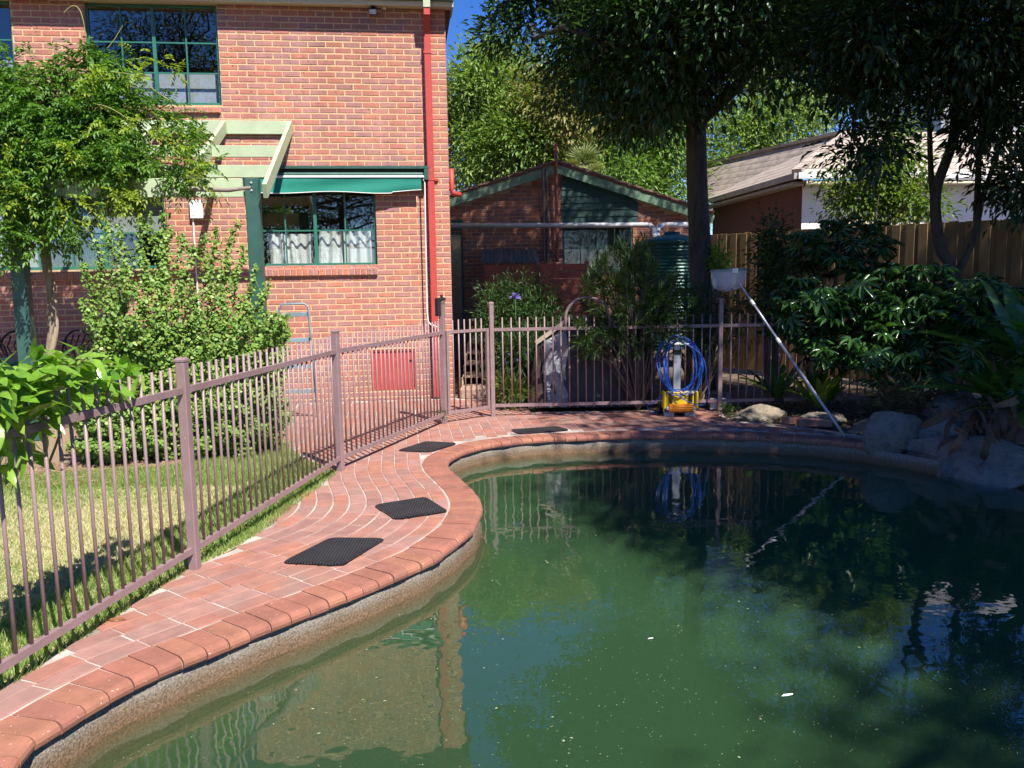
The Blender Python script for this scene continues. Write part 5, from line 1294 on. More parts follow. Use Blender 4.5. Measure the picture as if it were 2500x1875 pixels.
# ------------------------------------------------------------------ passionfruit vine on the fence: every leaf its own object
def blade_mesh(name, L, W, m_, seed, n=5, curl=0.25, wave=0.02, lobes=None):
    rd = random.Random(seed); V = []; F = []
    for i in range(n + 1):
        t = i / n; w_ = W / 2 * (math.sin(math.pi * min(1, (t * 0.92 + 0.06)) ** 0.75) ** 0.85 if i < n else 0.02)
        x = L * t * (1 - 0.15 * curl * t); z = -curl * L * t * t + wave * rd.uniform(-1, 1)
        V += [(x, -w_, z + 0.22 * w_ + wave * 0.4 * rd.uniform(-1, 1)), (x, 0, z), (x, w_, z + 0.22 * w_ + wave * 0.4 * rd.uniform(-1, 1))]
    for i in range(n):
        for j in (0, 1): F.append((i * 3 + j, (i + 1) * 3 + j, (i + 1) * 3 + j + 1, i * 3 + j + 1))
    me = bpy.data.meshes.new(name); me.from_pydata(V, [], F); me.materials.append(m_); me.polygons.foreach_set('use_smooth', [True] * len(F)); me.update(); return me
def objleafmat(name, cols, rough=0.3, trans=0.3, vein=True):
    m, t, b = nodes(name); oi = t.nodes.new('ShaderNodeObjectInfo'); k = len(cols)
    c = ramp(t, oi.outputs['Random'], [(i / (k - 1), c) for i, c in enumerate(cols)]).outputs['Color']
    g = pos_node(t); nn = noise(t, g.outputs['Position'], 30, 2)
    c = mixc(t, 1.0, c, ramp(t, nn.outputs['Fac'], [(0.3, (0.8,) * 3), (0.7, (1.15,) * 3)]).outputs['Color'], 'MULTIPLY')
    lk(t, c, b.inputs['Base Color']); b.inputs['Roughness'].default_value = rough; b.inputs['Specular IOR Level'].default_value = 0.55
    tr = t.nodes.new('ShaderNodeBsdfTranslucent'); lk(t, mixc(t, 1.0, c, (1.2, 1.3, 0.45), 'MULTIPLY'), tr.inputs['Color'])
    mx = t.nodes.new('ShaderNodeMixShader'); mx.inputs[0].default_value = trans; lk(t, b.outputs[0], mx.inputs[1]); lk(t, tr.outputs[0], mx.inputs[2]); lk(t, mx.outputs[0], t.nodes['Material Output'].inputs['Surface'])
    bumpit(t, b, nn.outputs['Fac'], 0.25, 0.01); return m
M['pass'] = objleafmat('passionfruit_leaf', [(0.10, 0.24, 0.02), (0.17, 0.34, 0.03), (0.24, 0.42, 0.05), (0.14, 0.30, 0.03), (0.28, 0.44, 0.06)], 0.25, 0.35)
pv = thing('passionfruit_vine', 'glossy bright green passionfruit vine sprawling over the fence at the left', 'vine', (-2.15, 3.4, 0))
LM = [blade_mesh('leaf', 0.13, 0.054, M['pass'], s, 5, 0.15 + 0.12 * s % 0.5, 0.004) for s in range(5)]
rd = random.Random(21); count = 0
def place_leaf(me, p, d, roll, parent, s, name='leaf'):
    o = link(name, me, parent); d = Vector(d).normalized()
    q = d.to_track_quat('X', 'Z'); o.rotation_mode = 'QUATERNION'; o.rotation_quaternion = q @ Matrix.Rotation(roll, 3, 'X').to_quaternion(); o.location = Vector(p) - parent.location; o.scale = (s, s, s); return o
while count < 300:
    u = rd.uniform(-15, 345); v = 862 + 303 * rd.random() ** 1.35
    lower = np.interp(u, [0, 60, 130, 200, 260, 335], [1165, 1125, 1010, 985, 965, 930]); upper = np.interp(u, [0, 60, 120, 180, 250, 335], [915, 885, 870, 868, 885, 910])
    if not (upper < v < lower): continue
    yf = np.interp(u, [-40, 0, 100, 200, 300, 350], [3.15, 3.28, 3.55, 3.9, 4.25, 4.4]) + rd.uniform(-0.16, 0.22)
    p = at(u, v, yf)
    d = Vector((rd.gauss(0.15, 0.7), rd.gauss(-0.35, 0.5), rd.gauss(0.12, 0.4) - 0.35 * (v > 1020)))
    place_leaf(LM[count % 5], p, d, rd.gauss(0, 0.5), pv, rd.uniform(0.65, 1.2)); count += 1
vs = MB()
for path in ([(-60, 1000, 3.2), (40, 960, 3.45), (120, 920, 3.7), (220, 940, 4.0), (300, 945, 4.3)], [(-60, 930, 3.2), (60, 910, 3.5), (170, 895, 3.9), (280, 905, 4.3)], [(20, 1000, 3.3), (60, 1080, 3.4), (30, 1160, 3.3)], [(140, 960, 3.7), (150, 1040, 3.75), (120, 1130, 3.7)], [(0, 880, 3.3), (60, 925, 3.5), (140, 990, 3.75)]):
    vs.tube([tuple(p) for p in catmull([tuple(at(*q)) for q in path], False, 4)], 0.006, 6, False)
o = vs.build('stem', mat('green_stem', (0.14, 0.20, 0.04), 0.6), pv, True); o.location = -pv.location

# mulch patch, fallen leaves
M['mulch'] = mat('straw_mulch', [(0.22, 0.13, 0.075), (0.36, 0.25, 0.15), (0.14, 0.08, 0.05)], 0.95, 30, 0.9, 60, bdist=0.02)
tag(sheet('mulch_bed', [(-5.6, 6.6), (-4.3, 6.78), (-3.9, 7.05), (-3.1, 7.4), (-2.5, 7.85), (-2.25, 8.35), (-2.6, 9.6), (-2.9, 11.1), (-8, 10.5), (-8, 6.4)], -0.002, M['mulch']), kind='structure')
n = 2600; p = np.c_[rng.uniform(-5.2, -3.3, n), rng.uniform(6.65, 7.6, n), rng.uniform(0, 0.03, n)]
V, F = leaf_arrays(p, np.c_[rng.normal(0, 1, (n, 2)), rng.normal(0, 0.15, n)], 0.06, 0.006, 0.1, 0.05)
tag(fast_mesh('straw', V, F, leafmat('straw', [(0.30, 0.20, 0.11), (0.45, 0.33, 0.19), (0.2, 0.12, 0.07)], 0.8, 0.1)), 'loose straw and bark mulch at the foot of the fleshy shrub', 'mulch', kind='stuff')
M['deadleaf'] = objleafmat('fallen_leaf', [(0.28, 0.11, 0.05), (0.36, 0.20, 0.08), (0.22, 0.10, 0.06)], 0.6, 0.2)
DL = [blade_mesh('leaf', 0.085, 0.04, M['deadleaf'], 40 + s, 4, -0.2, 0.006) for s in range(3)]
for k, (u, v, lab) in enumerate(((265, 1512, 'curled brown fallen leaf on the paving near the bottom rail'), (345, 1189, 'brown fallen leaf on the lawn by the shrub'), (300, 1290, 'brown fallen leaf on the dry middle of the lawn'), (432, 1283, 'dull red fallen leaf on the lawn behind the fence post'), (255, 1325, 'small brown leaf on the lawn beside the fence shadow'))):
    p = gr(u, v, 0.006); o = link('fallen_leaf', DL[k % 3]); o.location = p; o.rotation_euler = (0.1, 0.15, k * 1.3); tag(o, lab, 'leaf', 'fallen leaves')

# ------------------------------------------------------------------ garden bed behind the far fence
r_ = np.random.default_rng(31)
M['darkleaf'] = leafmat('dark_shrub_leaf', [(0.03, 0.07, 0.02), (0.05, 0.11, 0.03), (0.08, 0.15, 0.04)], 0.45, 0.3)
def bush(name, label, cells, m, cr, L, W, fm, group=None, down=0.1, stems=True, out=0.6, cat='shrub', seed=1, pw=0.5):
    r = np.random.default_rng(seed)
    ells = []
    for (u, v, Y, ru, rv, ry, n) in cells:
        c = at(u, v, Y); s = Y / 2040; ells.append(((c.x, c.y, max(c.z, 0.1)), (ru * s, ry, rv * s), n))
    C, O = clusters(ells, pw, r); k = C[:, 2] > 0.03; C, O = C[k], O[k]
    P, D, l, w_ = spray(C, O, m, cr, L, W, out, 0.8, down, r)
    base = Vector((ells[0][0][0], ells[0][0][1], 0)); st = None
    if stems:
        st = MB()
        for T in C[::max(1, len(C) // 26)]:
            T = Vector(T); b = base + Vector((random.uniform(-.1, .1), random.uniform(-.1, .1), 0)); st.tube([b, b.lerp(T, 0.5) + Vector((random.uniform(-.06, .06), random.uniform(-.06, .06), 0.08)), T], [0.013, 0.009, 0.003], 5, False)
    return plant(name, label, cat, tuple(base), leaf_arrays(P, D, l, w_, r=r), st, group, fm)
bush('dark_shrub', 'dark feathery shrub behind the gate post in front of the garage', [(1280, 750, 11.9, 100, 85, 0.5, 260), (1330, 830, 11.6, 80, 100, 0.5, 180), (1220, 800, 11.8, 60, 120, 0.5, 150)], 16, 0.07, 0.075, 0.014, M['darkleaf'], seed=41)
bush('low_plant', 'low lit grassy clump at the foot of the far fence by the gate post', [(1250, 955, 10.5, 42, 28, 0.25, 90)], 18, 0.05, 0.12, 0.009, leafmat('lit_clump', [(0.12, 0.19, 0.04), (0.2, 0.27, 0.07), (0.3, 0.32, 0.12)], 0.5, 0.3), stems=False, seed=42, out=0.8, down=-0.3)
bush('garden_plant', 'leafy plant with small violet flowers behind the first far pickets', [(1270, 870, 10.7, 55, 60, 0.3, 110)], 14, 0.06, 0.09, 0.016, M['darkleaf'], seed=43)
M['violet'] = mat('violet_petal', (0.20, 0.15, 0.48), 0.5)
ag = thing('agapanthus', 'single violet agapanthus flower head in front of the dark shrub', 'flower', (*at(1258, 740, 11.2).xy, 0))
h_ = at(1258, 727, 11.2); MB().tube([(0, 0, 0.2), (0.01, 0, 0.7), (0, 0, h_.z)], 0.005, 6).build('stalk', M['darkleaf'], ag, True)
fl_ = MB()
for k in range(26):
    a, b = rng.uniform(0, 6.283), rng.uniform(-0.3, 1.2); d = Vector((math.cos(a) * math.cos(b), math.sin(a) * math.cos(b), math.sin(b))); p = Vector((0, 0, h_.z)); s = d.orthogonal().normalized() * 0.012
    fl_.add([p, p + d * 0.05 + s, p + d * 0.085, p + d * 0.05 - s], [(0, 1, 2, 3)])
fl_.build('petals', M['violet'], ag)
for k, (u, v) in enumerate(((1243, 865), (1262, 878), (1281, 862), (1236, 885), (1296, 880), (1270, 905), (1248, 902), (1290, 850))):
    p = at(u, v, 10.42 + 0.02 * k); f = MB()
    for q in range(5):
        a = q * 1.257; d = Vector((math.cos(a), -0.3, math.sin(a))) * 0.016; f.add([(0, 0, 0), d + Vector((0.005, 0, 0.005)), d * 1.3, d - Vector((0.005, 0, 0.005))], [(0, 1, 2, 3)])
    tag(f.build('violet_flower', M['violet'], None, False, p), 'small violet flower among the dark leaves behind the far fence', 'flower', 'small violet flowers')
# long-leaved overhanging shrub
M['leuc'] = leafmat('long_shrub_leaf', [(0.035, 0.075, 0.022), (0.065, 0.12, 0.035), (0.11, 0.17, 0.055), (0.05, 0.095, 0.03)], 0.45, 0.3)
def whorls(tips, r, n=26, L=0.13, W=0.018):
    P, D = [], []
    for T, ax in tips:
        T = np.array(T); ax = np.array(ax) / np.linalg.norm(ax)
        t = r.uniform(0, 1, n); a = r.uniform(0, 6.283, n)
        A = np.cross(ax, [0.3, 0.5, 0.81]); A /= np.linalg.norm(A); B = np.cross(ax, A)
        P.append(T[None] - ax[None] * (t * 0.22)[:, None]); D.append(ax[None] * (0.75 + 0.5 * (1 - t))[:, None] + (A[None] * np.cos(a)[:, None] + B[None] * np.sin(a)[:, None]) * 0.75)
    P = np.concatenate(P); D = np.concatenate(D); k = r.uniform(0.7, 1.2, len(P))
    return leaf_arrays(P, D, L * k, W * k, 0.15, 0.08, r=r)
r_ = np.random.default_rng(51); tips = []; st = MB(); sb_ = Vector((1.55, 10.15, 0))
for k in range(330):
    u = r_.uniform(1400, 1700); v = r_.uniform(560, 900)
    up_, lo_ = np.interp(u, [1400, 1440, 1500, 1560, 1620, 1700], [735, 640, 600, 570, 640, 700]), np.interp(u, [1400, 1440, 1500, 1570, 1640, 1700], [860, 890, 850, 890, 840, 800])
    if not up_ < v < lo_: continue
    Y = r_.uniform(9.7, 10.6) - (0.3 if v > 720 else 0); T = at(u, v, Y); ax = (T - Vector((1.45, 10.3, 0.9))); ax = ax.normalized() + Vector((r_.normal(0, .35), r_.normal(0, .35), 0.35 if v < 700 else -0.1)); tips.append((tuple(T), tuple(ax)))
    if k % 4 == 0: st.tube([sb_, sb_.lerp(T, 0.55) + Vector((0, 0, 0.2)), T], [0.018, 0.012, 0.004], 5, False)
for u, v in ((1560, 590), (1552, 610), (1545, 640), (1530, 625), (1575, 620), (1590, 650), (1480, 690), (1600, 640), (1460, 670)): 
    T = at(u, v, 10.2); tips.append((tuple(T), (0.1, -0.1, 1.0)))
plant('overhanging_shrub', 'olive green shrub with long narrow leaves hanging over the far fence', 'shrub', tuple(sb_), whorls(tips, r_), st, fm=M['leuc'], sm=M['bark'])
# lit small shrub by the trunk, twiggy plants near cleaner
bush('bright_shrub', 'small sunlit lime green bush between the tree trunk and the paling fence', [(1752, 640, 12.2, 24, 36, 0.2, 60)], 14, 0.06, 0.06, 0.024, leafmat('lime_leaf', [(0.16, 0.30, 0.04), (0.25, 0.4, 0.06)], 0.4, 0.4), seed=44)
bush('twiggy_shrub', 'thin straggly shrub behind the cleaner and net', [(1700, 800, 10.3, 80, 90, 0.3, 90), (1800, 770, 10.4, 60, 80, 0.3, 60), (1640, 760, 10.5, 60, 60, 0.3, 50)], 8, 0.09, 0.10, 0.014, M['leuc'], seed=45)
bush('dark_bush', 'dense dark bush in front of the paling fence behind the net', [(1890, 620, 11.2, 40, 90, 0.35, 110), (1900, 720, 11.0, 60, 100, 0.4, 120)], 14, 0.08, 0.07, 0.032, M['darkleaf'], seed=46)

# ------------------------------------------------------------------ big-leaved fatsia: palmate leaves, each its own object
M['fatsia'] = objleafmat('fatsia_leaf', [(0.025, 0.075, 0.02), (0.045, 0.12, 0.03), (0.07, 0.17, 0.045), (0.035, 0.10, 0.028)], 0.22, 0.25)
def palmate(name, Rr, m_, seed, lobes=8):
    rd = random.Random(seed); V = [(0, 0, 0)]; F = []
    for k in range(lobes):
        a = -2.3 + 4.6 * k / (lobes - 1); l = Rr * (1.0 - 0.28 * abs(a) / 2.3) * rd.uniform(0.9, 1.08); w_ = 0.155
        n = len(V)
        for rr2, aa, z in ((0.42 * l, a - 0.26, 0.02), (0.72 * l, a - w_, 0.015), (l, a, -0.10 * l), (0.72 * l, a + w_, 0.015), (0.42 * l, a + 0.26, 0.02), (0.6 * l, a, -0.012)): V.append((rr2 * math.cos(aa), rr2 * math.sin(aa), z * (Rr / 0.15) - 0.2 * rr2 * rr2 / Rr))
        F += [(0, n, n + 5), (n, n + 1, n + 5), (n + 1, n + 2, n + 5), (n + 2, n + 3, n + 5), (n + 3, n + 4, n + 5), (n + 4, 0, n + 5)]
    me = bpy.data.meshes.new(name); me.from_pydata(V, [], F); me.materials.append(m_); me.polygons.foreach_set('use_smooth', [True] * len(F)); me.update(); return me
PM = [palmate('leaf', 0.185, M['fatsia'], s) for s in range(4)]
def fatsia(label, cells, n, base, seed, smin=0.75, smax=1.25):
    rd = random.Random(seed); t = thing('fatsia', label, 'shrub', base, 0, 'fatsia shrubs in the shaded bed'); st = MB(); b0 = Vector(base)
    tot = sum(c[5] for c in cells)
    for (u, v, Y, ru, rv, w_) in cells:
        for i in range(int(n * w_ / tot)):
            a = rd.uniform(0, 6.283); q = math.sqrt(rd.random())
            yy = Y + rd.uniform(-0.45, 0.4)
            p = at(u + ru * q * math.cos(a), v + rv * q * math.sin(a), yy)
            d = Vector((rd.gauss(0, 0.5), -0.7 + rd.gauss(0, 0.35), rd.gauss(-0.1, 0.35)))
            place_leaf(PM[i % 4], p, d, rd.gauss(0, 0.35), t, rd.uniform(smin, smax))
            st.tube([p - b0, p + Vector((rd.uniform(-.05, .05), 0.22, -0.12)) - b0], 0.004, 4, False)
    for k in range(9):
        c = cells[k % len(cells)]; p = at(c[0] + rd.uniform(-.5, .5) * c[3], c[1] + rd.uniform(-.3, .3) * c[4], c[2] + 0.2)
        st.tube([Vector((rd.uniform(-.2, .2), rd.uniform(0, .3), 0)), (p - b0) * 0.5 + Vector((0, 0.1, 0.1)), p - b0], [0.016, 0.013, 0.006], 6, False)
    st.build('stem', M['bark'], t, True)
fatsia('tall dark fatsia with big fingered leaves behind the leaning pole', [(2060, 610, 10.3, 130, 75, 1.0), (1960, 760, 9.9, 90, 80, 0.8), (2050, 800, 9.7, 120, 100, 1.3)], 280, (3.75, 10.3, 0), 61)
fatsia('spreading fatsia with glossy fingered leaves above the granite boulders', [(2180, 720, 9.6, 110, 80, 1.0), (2270, 740, 9.4, 100, 90, 0.9), (2150, 850, 9.3, 100, 60, 0.6)], 220, (4.5, 9.8, 0), 62)
fatsia('low fatsia leaves at the right edge above the rocks', [(2440, 880, 7.9, 90, 60, 1.0), (2470, 960, 7.6, 60, 40, 0.5)], 34, (4.9, 8.3, 0), 63, 0.7, 1.0)

# ------------------------------------------------------------------ ferns with strap fronds
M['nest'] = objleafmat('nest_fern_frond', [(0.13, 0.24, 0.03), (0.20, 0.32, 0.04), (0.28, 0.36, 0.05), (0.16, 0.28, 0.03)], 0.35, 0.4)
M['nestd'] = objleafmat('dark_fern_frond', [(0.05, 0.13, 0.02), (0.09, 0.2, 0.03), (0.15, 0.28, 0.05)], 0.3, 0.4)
def strap(name, L, W, m_, seed, n=9, curl=0.5, ruff=0.01):
    rd = random.Random(seed); V = []; F = []
    for i in range(n + 1):
        t = i / n; w_ = W / 2 * (0.35 + 0.65 * math.sin(math.pi * (0.15 + 0.8 * t)) if i < n else 0.1); a = curl * t * 1.1
        x = L * t * math.cos(a * 0.8); z = -L * t * math.sin(a) * 0.6
        V += [(x, -w_, z + 0.3 * w_ + ruff * rd.uniform(-1, 1)), (x, 0, z), (x, w_, z + 0.3 * w_ + ruff * rd.uniform(-1, 1))]
    for i in range(n):
        for j in (0, 1): F.append((i * 3 + j, (i + 1) * 3 + j, (i + 1) * 3 + j + 1, i * 3 + j + 1))
    me = bpy.data.meshes.new(name); me.from_pydata(V, [], F); me.materials.append(m_); me.polygons.foreach_set('use_smooth', [True] * len(F)); me.update(); return me
def nest_fern(label, base, n, L, W, m_, seed, elev=(0.7, 1.3), group='nest ferns', tilt=(0, 0)):
    rd = random.Random(seed); t = thing('nest_fern', label, 'fern', base, 0, group)
    ms = [strap('frond', L, W, m_, seed + s, 9, 0.18 + 0.2 * s, 0.012) for s in range(3)]
    for k in range(n):
        a = 2 * math.pi * k / n + rd.uniform(-0.2, 0.2); e = rd.uniform(*elev)
        d = Vector((math.cos(a) * math.cos(e) + tilt[0], math.sin(a) * math.cos(e) + tilt[1], math.sin(e)))
        place_leaf(ms[k % 3], Vector(base) + Vector((math.cos(a) * 0.03, math.sin(a) * 0.03, 0.02)), d, rd.gauss(0, 0.2), t, rd.uniform(0.75, 1.15), 'frond')
    MB().lathe([(0.06, 0.0), (0.08, 0.03), (0.05, 0.06), (0.01, 0.07)], n=10).build('crown_base', M['darkbark'], t)
    return t
fb_ = gr(2012, 1012)
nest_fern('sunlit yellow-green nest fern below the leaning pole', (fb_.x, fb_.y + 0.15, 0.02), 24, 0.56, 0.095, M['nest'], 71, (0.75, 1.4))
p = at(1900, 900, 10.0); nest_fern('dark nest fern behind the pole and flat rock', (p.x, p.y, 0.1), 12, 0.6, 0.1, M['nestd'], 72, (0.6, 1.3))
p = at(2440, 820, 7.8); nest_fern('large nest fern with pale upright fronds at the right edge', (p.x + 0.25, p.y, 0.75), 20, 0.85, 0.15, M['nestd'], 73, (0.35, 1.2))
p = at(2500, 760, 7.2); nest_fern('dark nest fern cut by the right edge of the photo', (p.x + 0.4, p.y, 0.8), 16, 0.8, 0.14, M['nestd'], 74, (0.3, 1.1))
# brown hanging dead fronds on the bank
M['deadfr'] = objleafmat('dead_frond', [(0.10, 0.055, 0.03), (0.17, 0.09, 0.045), (0.07, 0.045, 0.03)], 0.7, 0.2)
df = thing('dead_fronds', 'brown curled dead fronds hanging over the boulders at the right edge', 'fern', (4.95, 7.4, 0)); rd = random.Random(81)
ds = [strap('frond', 0.42, 0.07, M['deadfr'], 90 + s, 8, 1.2, 0.02) for s in range(3)]
for k in range(44):
    p = at(rd.uniform(2330, 2500), rd.uniform(960, 1100), rd.uniform(7.0, 7.9)); place_leaf(ds[k % 3], p, (rd.gauss(-0.3, 0.5), rd.gauss(-0.4, 0.4), rd.gauss(-0.1, 0.4)), rd.gauss(0, 0.6), df, rd.uniform(0.6, 1.1), 'frond')
# dry grass tussocks
bush('dry_grass_clump', 'dull dry grass clump between the boulders and the fatsia', [(2230, 985, 8.5, 110, 30, 0.3, 60)], 10, 0.06, 0.17, 0.005, leafmat('dry_blade', [(0.20, 0.18, 0.10), (0.28, 0.24, 0.15), (0.12, 0.14, 0.06)], 0.7, 0.2), stems=False, seed=47, cat='grass clump', down=-0.4)
bush('weed_tuft', 'small green weed tuft at the foot of the flat sandstone rock', [(1772, 1010, 9.35, 18, 10, 0.08, 24)], 10, 0.025, 0.05, 0.006, M['jade'], stems=False, seed=48, cat='weed', down=-0.4)
bush('weed_tuft', 'tiny weed growing at the foot of the latch post', [(1080, 1030, 9.33, 7, 10, 0.03, 10)], 9, 0.02, 0.04, 0.007, M['jade'], stems=False, seed=49, cat='weed', down=-0.4)

# leaf litter on the shaded bank
n = 2600; p = np.c_[rng.uniform(2.5, 5.2, n), rng.uniform(8.3, 10.6, n), rng.uniform(-0.03, 0.0, n)]
p = p[[not inside(q[:2], PAVE_POLY) for q in p]]; n = len(p)
V, F = leaf_arrays(p, np.c_[rng.normal(0, 1, (n, 2)), rng.normal(0.15, 0.2, n)], rng.uniform(0.04, 0.09, n), rng.uniform(0.012, 0.03, n), 0.2, 0.1)
tag(fast_mesh('leaf_litter', V, F, leafmat('litter', [(0.16, 0.10, 0.06), (0.28, 0.2, 0.12), (0.10, 0.07, 0.045), (0.34, 0.26, 0.17)], 0.8, 0.1)), 'dry brown leaf litter on the shaded bank behind the rocks', 'litter', kind='stuff')

# darker planting that spills over the right bank
fatsia('dense shaded fatsia above the dark upright boulder', [(2330, 810, 9.0, 90, 80, 1.0), (2400, 740, 8.8, 90, 70, 1.0), (2200, 900, 8.9, 110, 50, 0.6)], 150, (4.9, 9.0, 0), 64, 0.7, 1.1)
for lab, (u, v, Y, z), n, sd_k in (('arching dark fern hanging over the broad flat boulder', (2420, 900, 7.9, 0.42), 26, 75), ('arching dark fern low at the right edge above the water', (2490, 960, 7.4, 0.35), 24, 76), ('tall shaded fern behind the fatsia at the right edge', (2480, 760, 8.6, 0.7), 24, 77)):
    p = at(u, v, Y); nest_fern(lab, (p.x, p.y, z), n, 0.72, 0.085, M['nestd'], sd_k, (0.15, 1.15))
# ------------------------------------------------------------------ trees
SUN_GAPS = [((3.6, 9.6, 0.35), 1.0), ((1.95, 9.65, 0.5), 0.65), ((2.8, 9.45, 0.1), 0.65), ((1.65, 4.2, -0.2), 0.55), ((1.25, 4.9, -0.2), 0.5), ((1.0, 5.6, -0.2), 0.4), ((0.75, 9.7, 1.2), 0.3), ((-0.2, 11.9, 0.3), 0.9), ((0.55, 10.3, 0.5), 0.35), ((3.4, 8.9, 1.0), 0.35), ((3.9, 9.6, 1.3), 0.4), ((3.7, 14.0, 1.9), 0.8), ((4.4, 9.4, 1.2), 0.3), ((4.75, 7.8, 1.35), 0.35), ((1.6, 11.8, 5.2), 0.8), ((0.9, 12.3, 5.0), 0.7)]  # spots meant to be sunlit; leaf clusters between them and the sun are dropped
def tree(name, label, trunk, rad, ells, m, cr, L, W, fm, seed, group=None, bark=None, out=0.5, down=0.05, nb=26, pw=0.45, rnd=0.8, limbs=None, lob=0.75, hollow=-0.08):
    r = np.random.default_rng(seed); random.seed(seed)
    base = Vector(trunk[0]); t = thing(name, label, 'tree', tuple(base), 0, group)
    path = catmull([tuple(p) for p in trunk], False, 6); k = len(path)
    tb_ = MB().tube([tuple(Vector(p) - base) for p in path], [rad[0] + (rad[1] - rad[0]) * (i / (k - 1)) ** 0.8 + (rad[0] * 0.35 * max(0, 1 - i / 4)) for i in range(k)], 14, False)
    tb_.build('trunk', bark or M['darkbark'], t, True)
    C, O = clusters(ells, pw, r)
    S = np.array(TO_SUN); keep = np.ones(len(C), bool)
    for (q, rr_) in SUN_GAPS:          # openings cut towards the sun to light the chosen spots
        d = C - np.array(q); a = d @ S; off = np.linalg.norm(d - a[:, None] * S, axis=1); keep &= ~((a > 2.2) & (off < rr_))
    for i, c in enumerate(C):      # uneven growth: lobes and hollows
        if keep[i] and mnoise.noise(Vector(c) * lob + Vector((seed, 0, 0))) < hollow: keep[i] = False
    C, O = C[keep], O[keep]
    lm = MB(); starts = [tuple(Vector(p)) for p in path[int(k * 0.45):]]
    for q in (limbs or []):
        pp = catmull([tuple(x) for x in q], False, 5); starts += [tuple(x) for x in pp[2:]]
        n_ = len(pp); lm.tube([tuple(x) for x in pp], [rad[1] * (0.95 - 0.6 * i / n_) for i in range(n_)], 9, False)
    branch_net(starts, [tuple(c) for c in C[r.permutation(len(C))[:nb]]], rad[1] * 0.42, 0.012, lm)
    o = lm.build('limbs', bark or M['darkbark'], t, True); o.location = -base
    P, D, l, w_ = spray(C, O, m, cr, L, W, out, rnd, down, r)
    kk = r.uniform(0.65, 1.35, len(l)); l, w_ = l * kk, w_ * kk * r.uniform(0.8, 1.25, len(l))
    V, F = leaf_arrays(P, D, l, w_, r=r)
    o = fast_mesh('crown', V - np.array(base), F, fm, t)
    return t
def E_(u, v, Y, ru, rv, ry, n):
    c = at(u, v, Y); s = Y / 2040.0; return ((c.x, c.y, c.z), (ru * s, ry, rv * s), n)
M['big'] = leafmat('evergreen_leaf', [(0.022, 0.058, 0.018), (0.04, 0.095, 0.027), (0.06, 0.13, 0.035), (0.03, 0.075, 0.02)], 0.38, 0.28, 0.45)
tb0 = at(1712, 760, 12.3)
big = tree('evergreen_tree', 'tall dark evergreen tree with a straight trunk behind the far fence', [(tb0.x, 12.3, -0.1), tuple(at(1710, 650, 12.3)), tuple(at(1702, 450, 12.3)), tuple(at(1698, 250, 12.2)), tuple(at(1690, 60, 12.1)), tuple(at(1680, -250, 12.0))], (0.175, 0.12),
     [E_(1430, 60, 12.9, 200, 150, 1.0, 300), E_(1305, 20, 12.9, 75, 60, 0.7, 80), E_(1240, 85, 12.6, 55, 28, 0.4, 36), E_(1345, 150, 12.8, 100, 60, 0.7, 90), E_(1560, 260, 12.6, 90, 60, 0.7, 50), E_(1560, 80, 11.6, 220, 190, 1.3, 320), E_(1700, 40, 10.8, 220, 220, 1.5, 320), E_(1450, 150, 12.0, 160, 90, 1.0, 140), E_(1640, 240, 11.8, 120, 90, 0.9, 70), E_(1820, 100, 10.9, 190, 170, 1.3, 240), E_(1790, 270, 11.6, 80, 80, 0.8, 70), E_(1370, -170, 12.9, 170, 170, 1.2, 300), ((3.9, 12.6, 9.2), (2.4, 2.0, 2.0), 420), ((5.6, 11.8, 8.2), (2.0, 2.0, 1.8), 300), ((2.2, 13.2, 8.8), (1.6, 1.6, 1.6), 220), E_(1600, -250, 12.2, 320, 260, 1.6, 560), E_(1900, -250, 11.2, 300, 260, 2.0, 420), E_(1600, -600, 12, 300, 250, 2.0, 300)],
     38, 0.17, 0.12, 0.040, M['big'], 101, lob=0.95, hollow=-0.10, limbs=[[at(1698, 260, 12.2), at(1640, 215, 11.9), at(1540, 160, 11.4), at(1450, 90, 11)], [at(1700, 300, 12.2), at(1800, 210, 11.8), at(1880, 120, 11.3)], [at(1692, 100, 12.1), at(1600, -50, 11.6), at(1500, -150, 11.2)]], nb=40)
# several-stemmed tree on the right
M['right'] = leafmat('dark_glossy_leaf', [(0.016, 0.042, 0.016), (0.03, 0.07, 0.022), (0.045, 0.10, 0.03)], 0.35, 0.25, 0.45)
q0 = at(2322, 720, 9.9)
rt = tree('multi_stem_tree', 'dark tree with several slender forking stems in front of the paling fence', [(q0.x, 9.9, -0.1), tuple(at(2325, 690, 9.9)), tuple(at(2295, 600, 9.9)), tuple(at(2285, 470, 9.9)), tuple(at(2330, 320, 9.9)), tuple(at(2320, 120, 9.9)), tuple(at(2310, -80, 9.9))], (0.075, 0.045),
     [E_(2150, 60, 9.2, 200, 130, 1.0, 230), E_(2380, 80, 9.0, 200, 150, 1.1, 260), E_(2100, 170, 9.4, 70, 120, 0.7, 80), E_(2460, 260, 9.2, 90, 150, 0.8, 110), E_(2120, 330, 9.4, 90, 80, 0.6, 60), E_(2480, 440, 9.4, 80, 70, 0.6, 60), E_(2200, -220, 9.4, 330, 180, 1.6, 360), E_(2400, 300, 9.6, 45, 30, 0.3, 14)],
     34, 0.15, 0.105, 0.034, M['right'], 102, lob=1.1, hollow=-0.22, bark=M['darkbark'], limbs=[[at(2325, 690, 9.9), at(2375, 590, 9.85), at(2400, 480, 9.8), at(2440, 360, 9.8), at(2470, 240, 9.7)], [at(2300, 600, 9.9), at(2275, 450, 10), at(2268, 250, 10), at(2262, 50, 10)], [at(2332, 330, 9.9), at(2375, 265, 9.85), at(2400, 240, 9.8), at(2440, 180, 9.7)], [at(2385, 540, 9.85), at(2390, 380, 9.9), at(2400, 270, 9.9)]], nb=34)
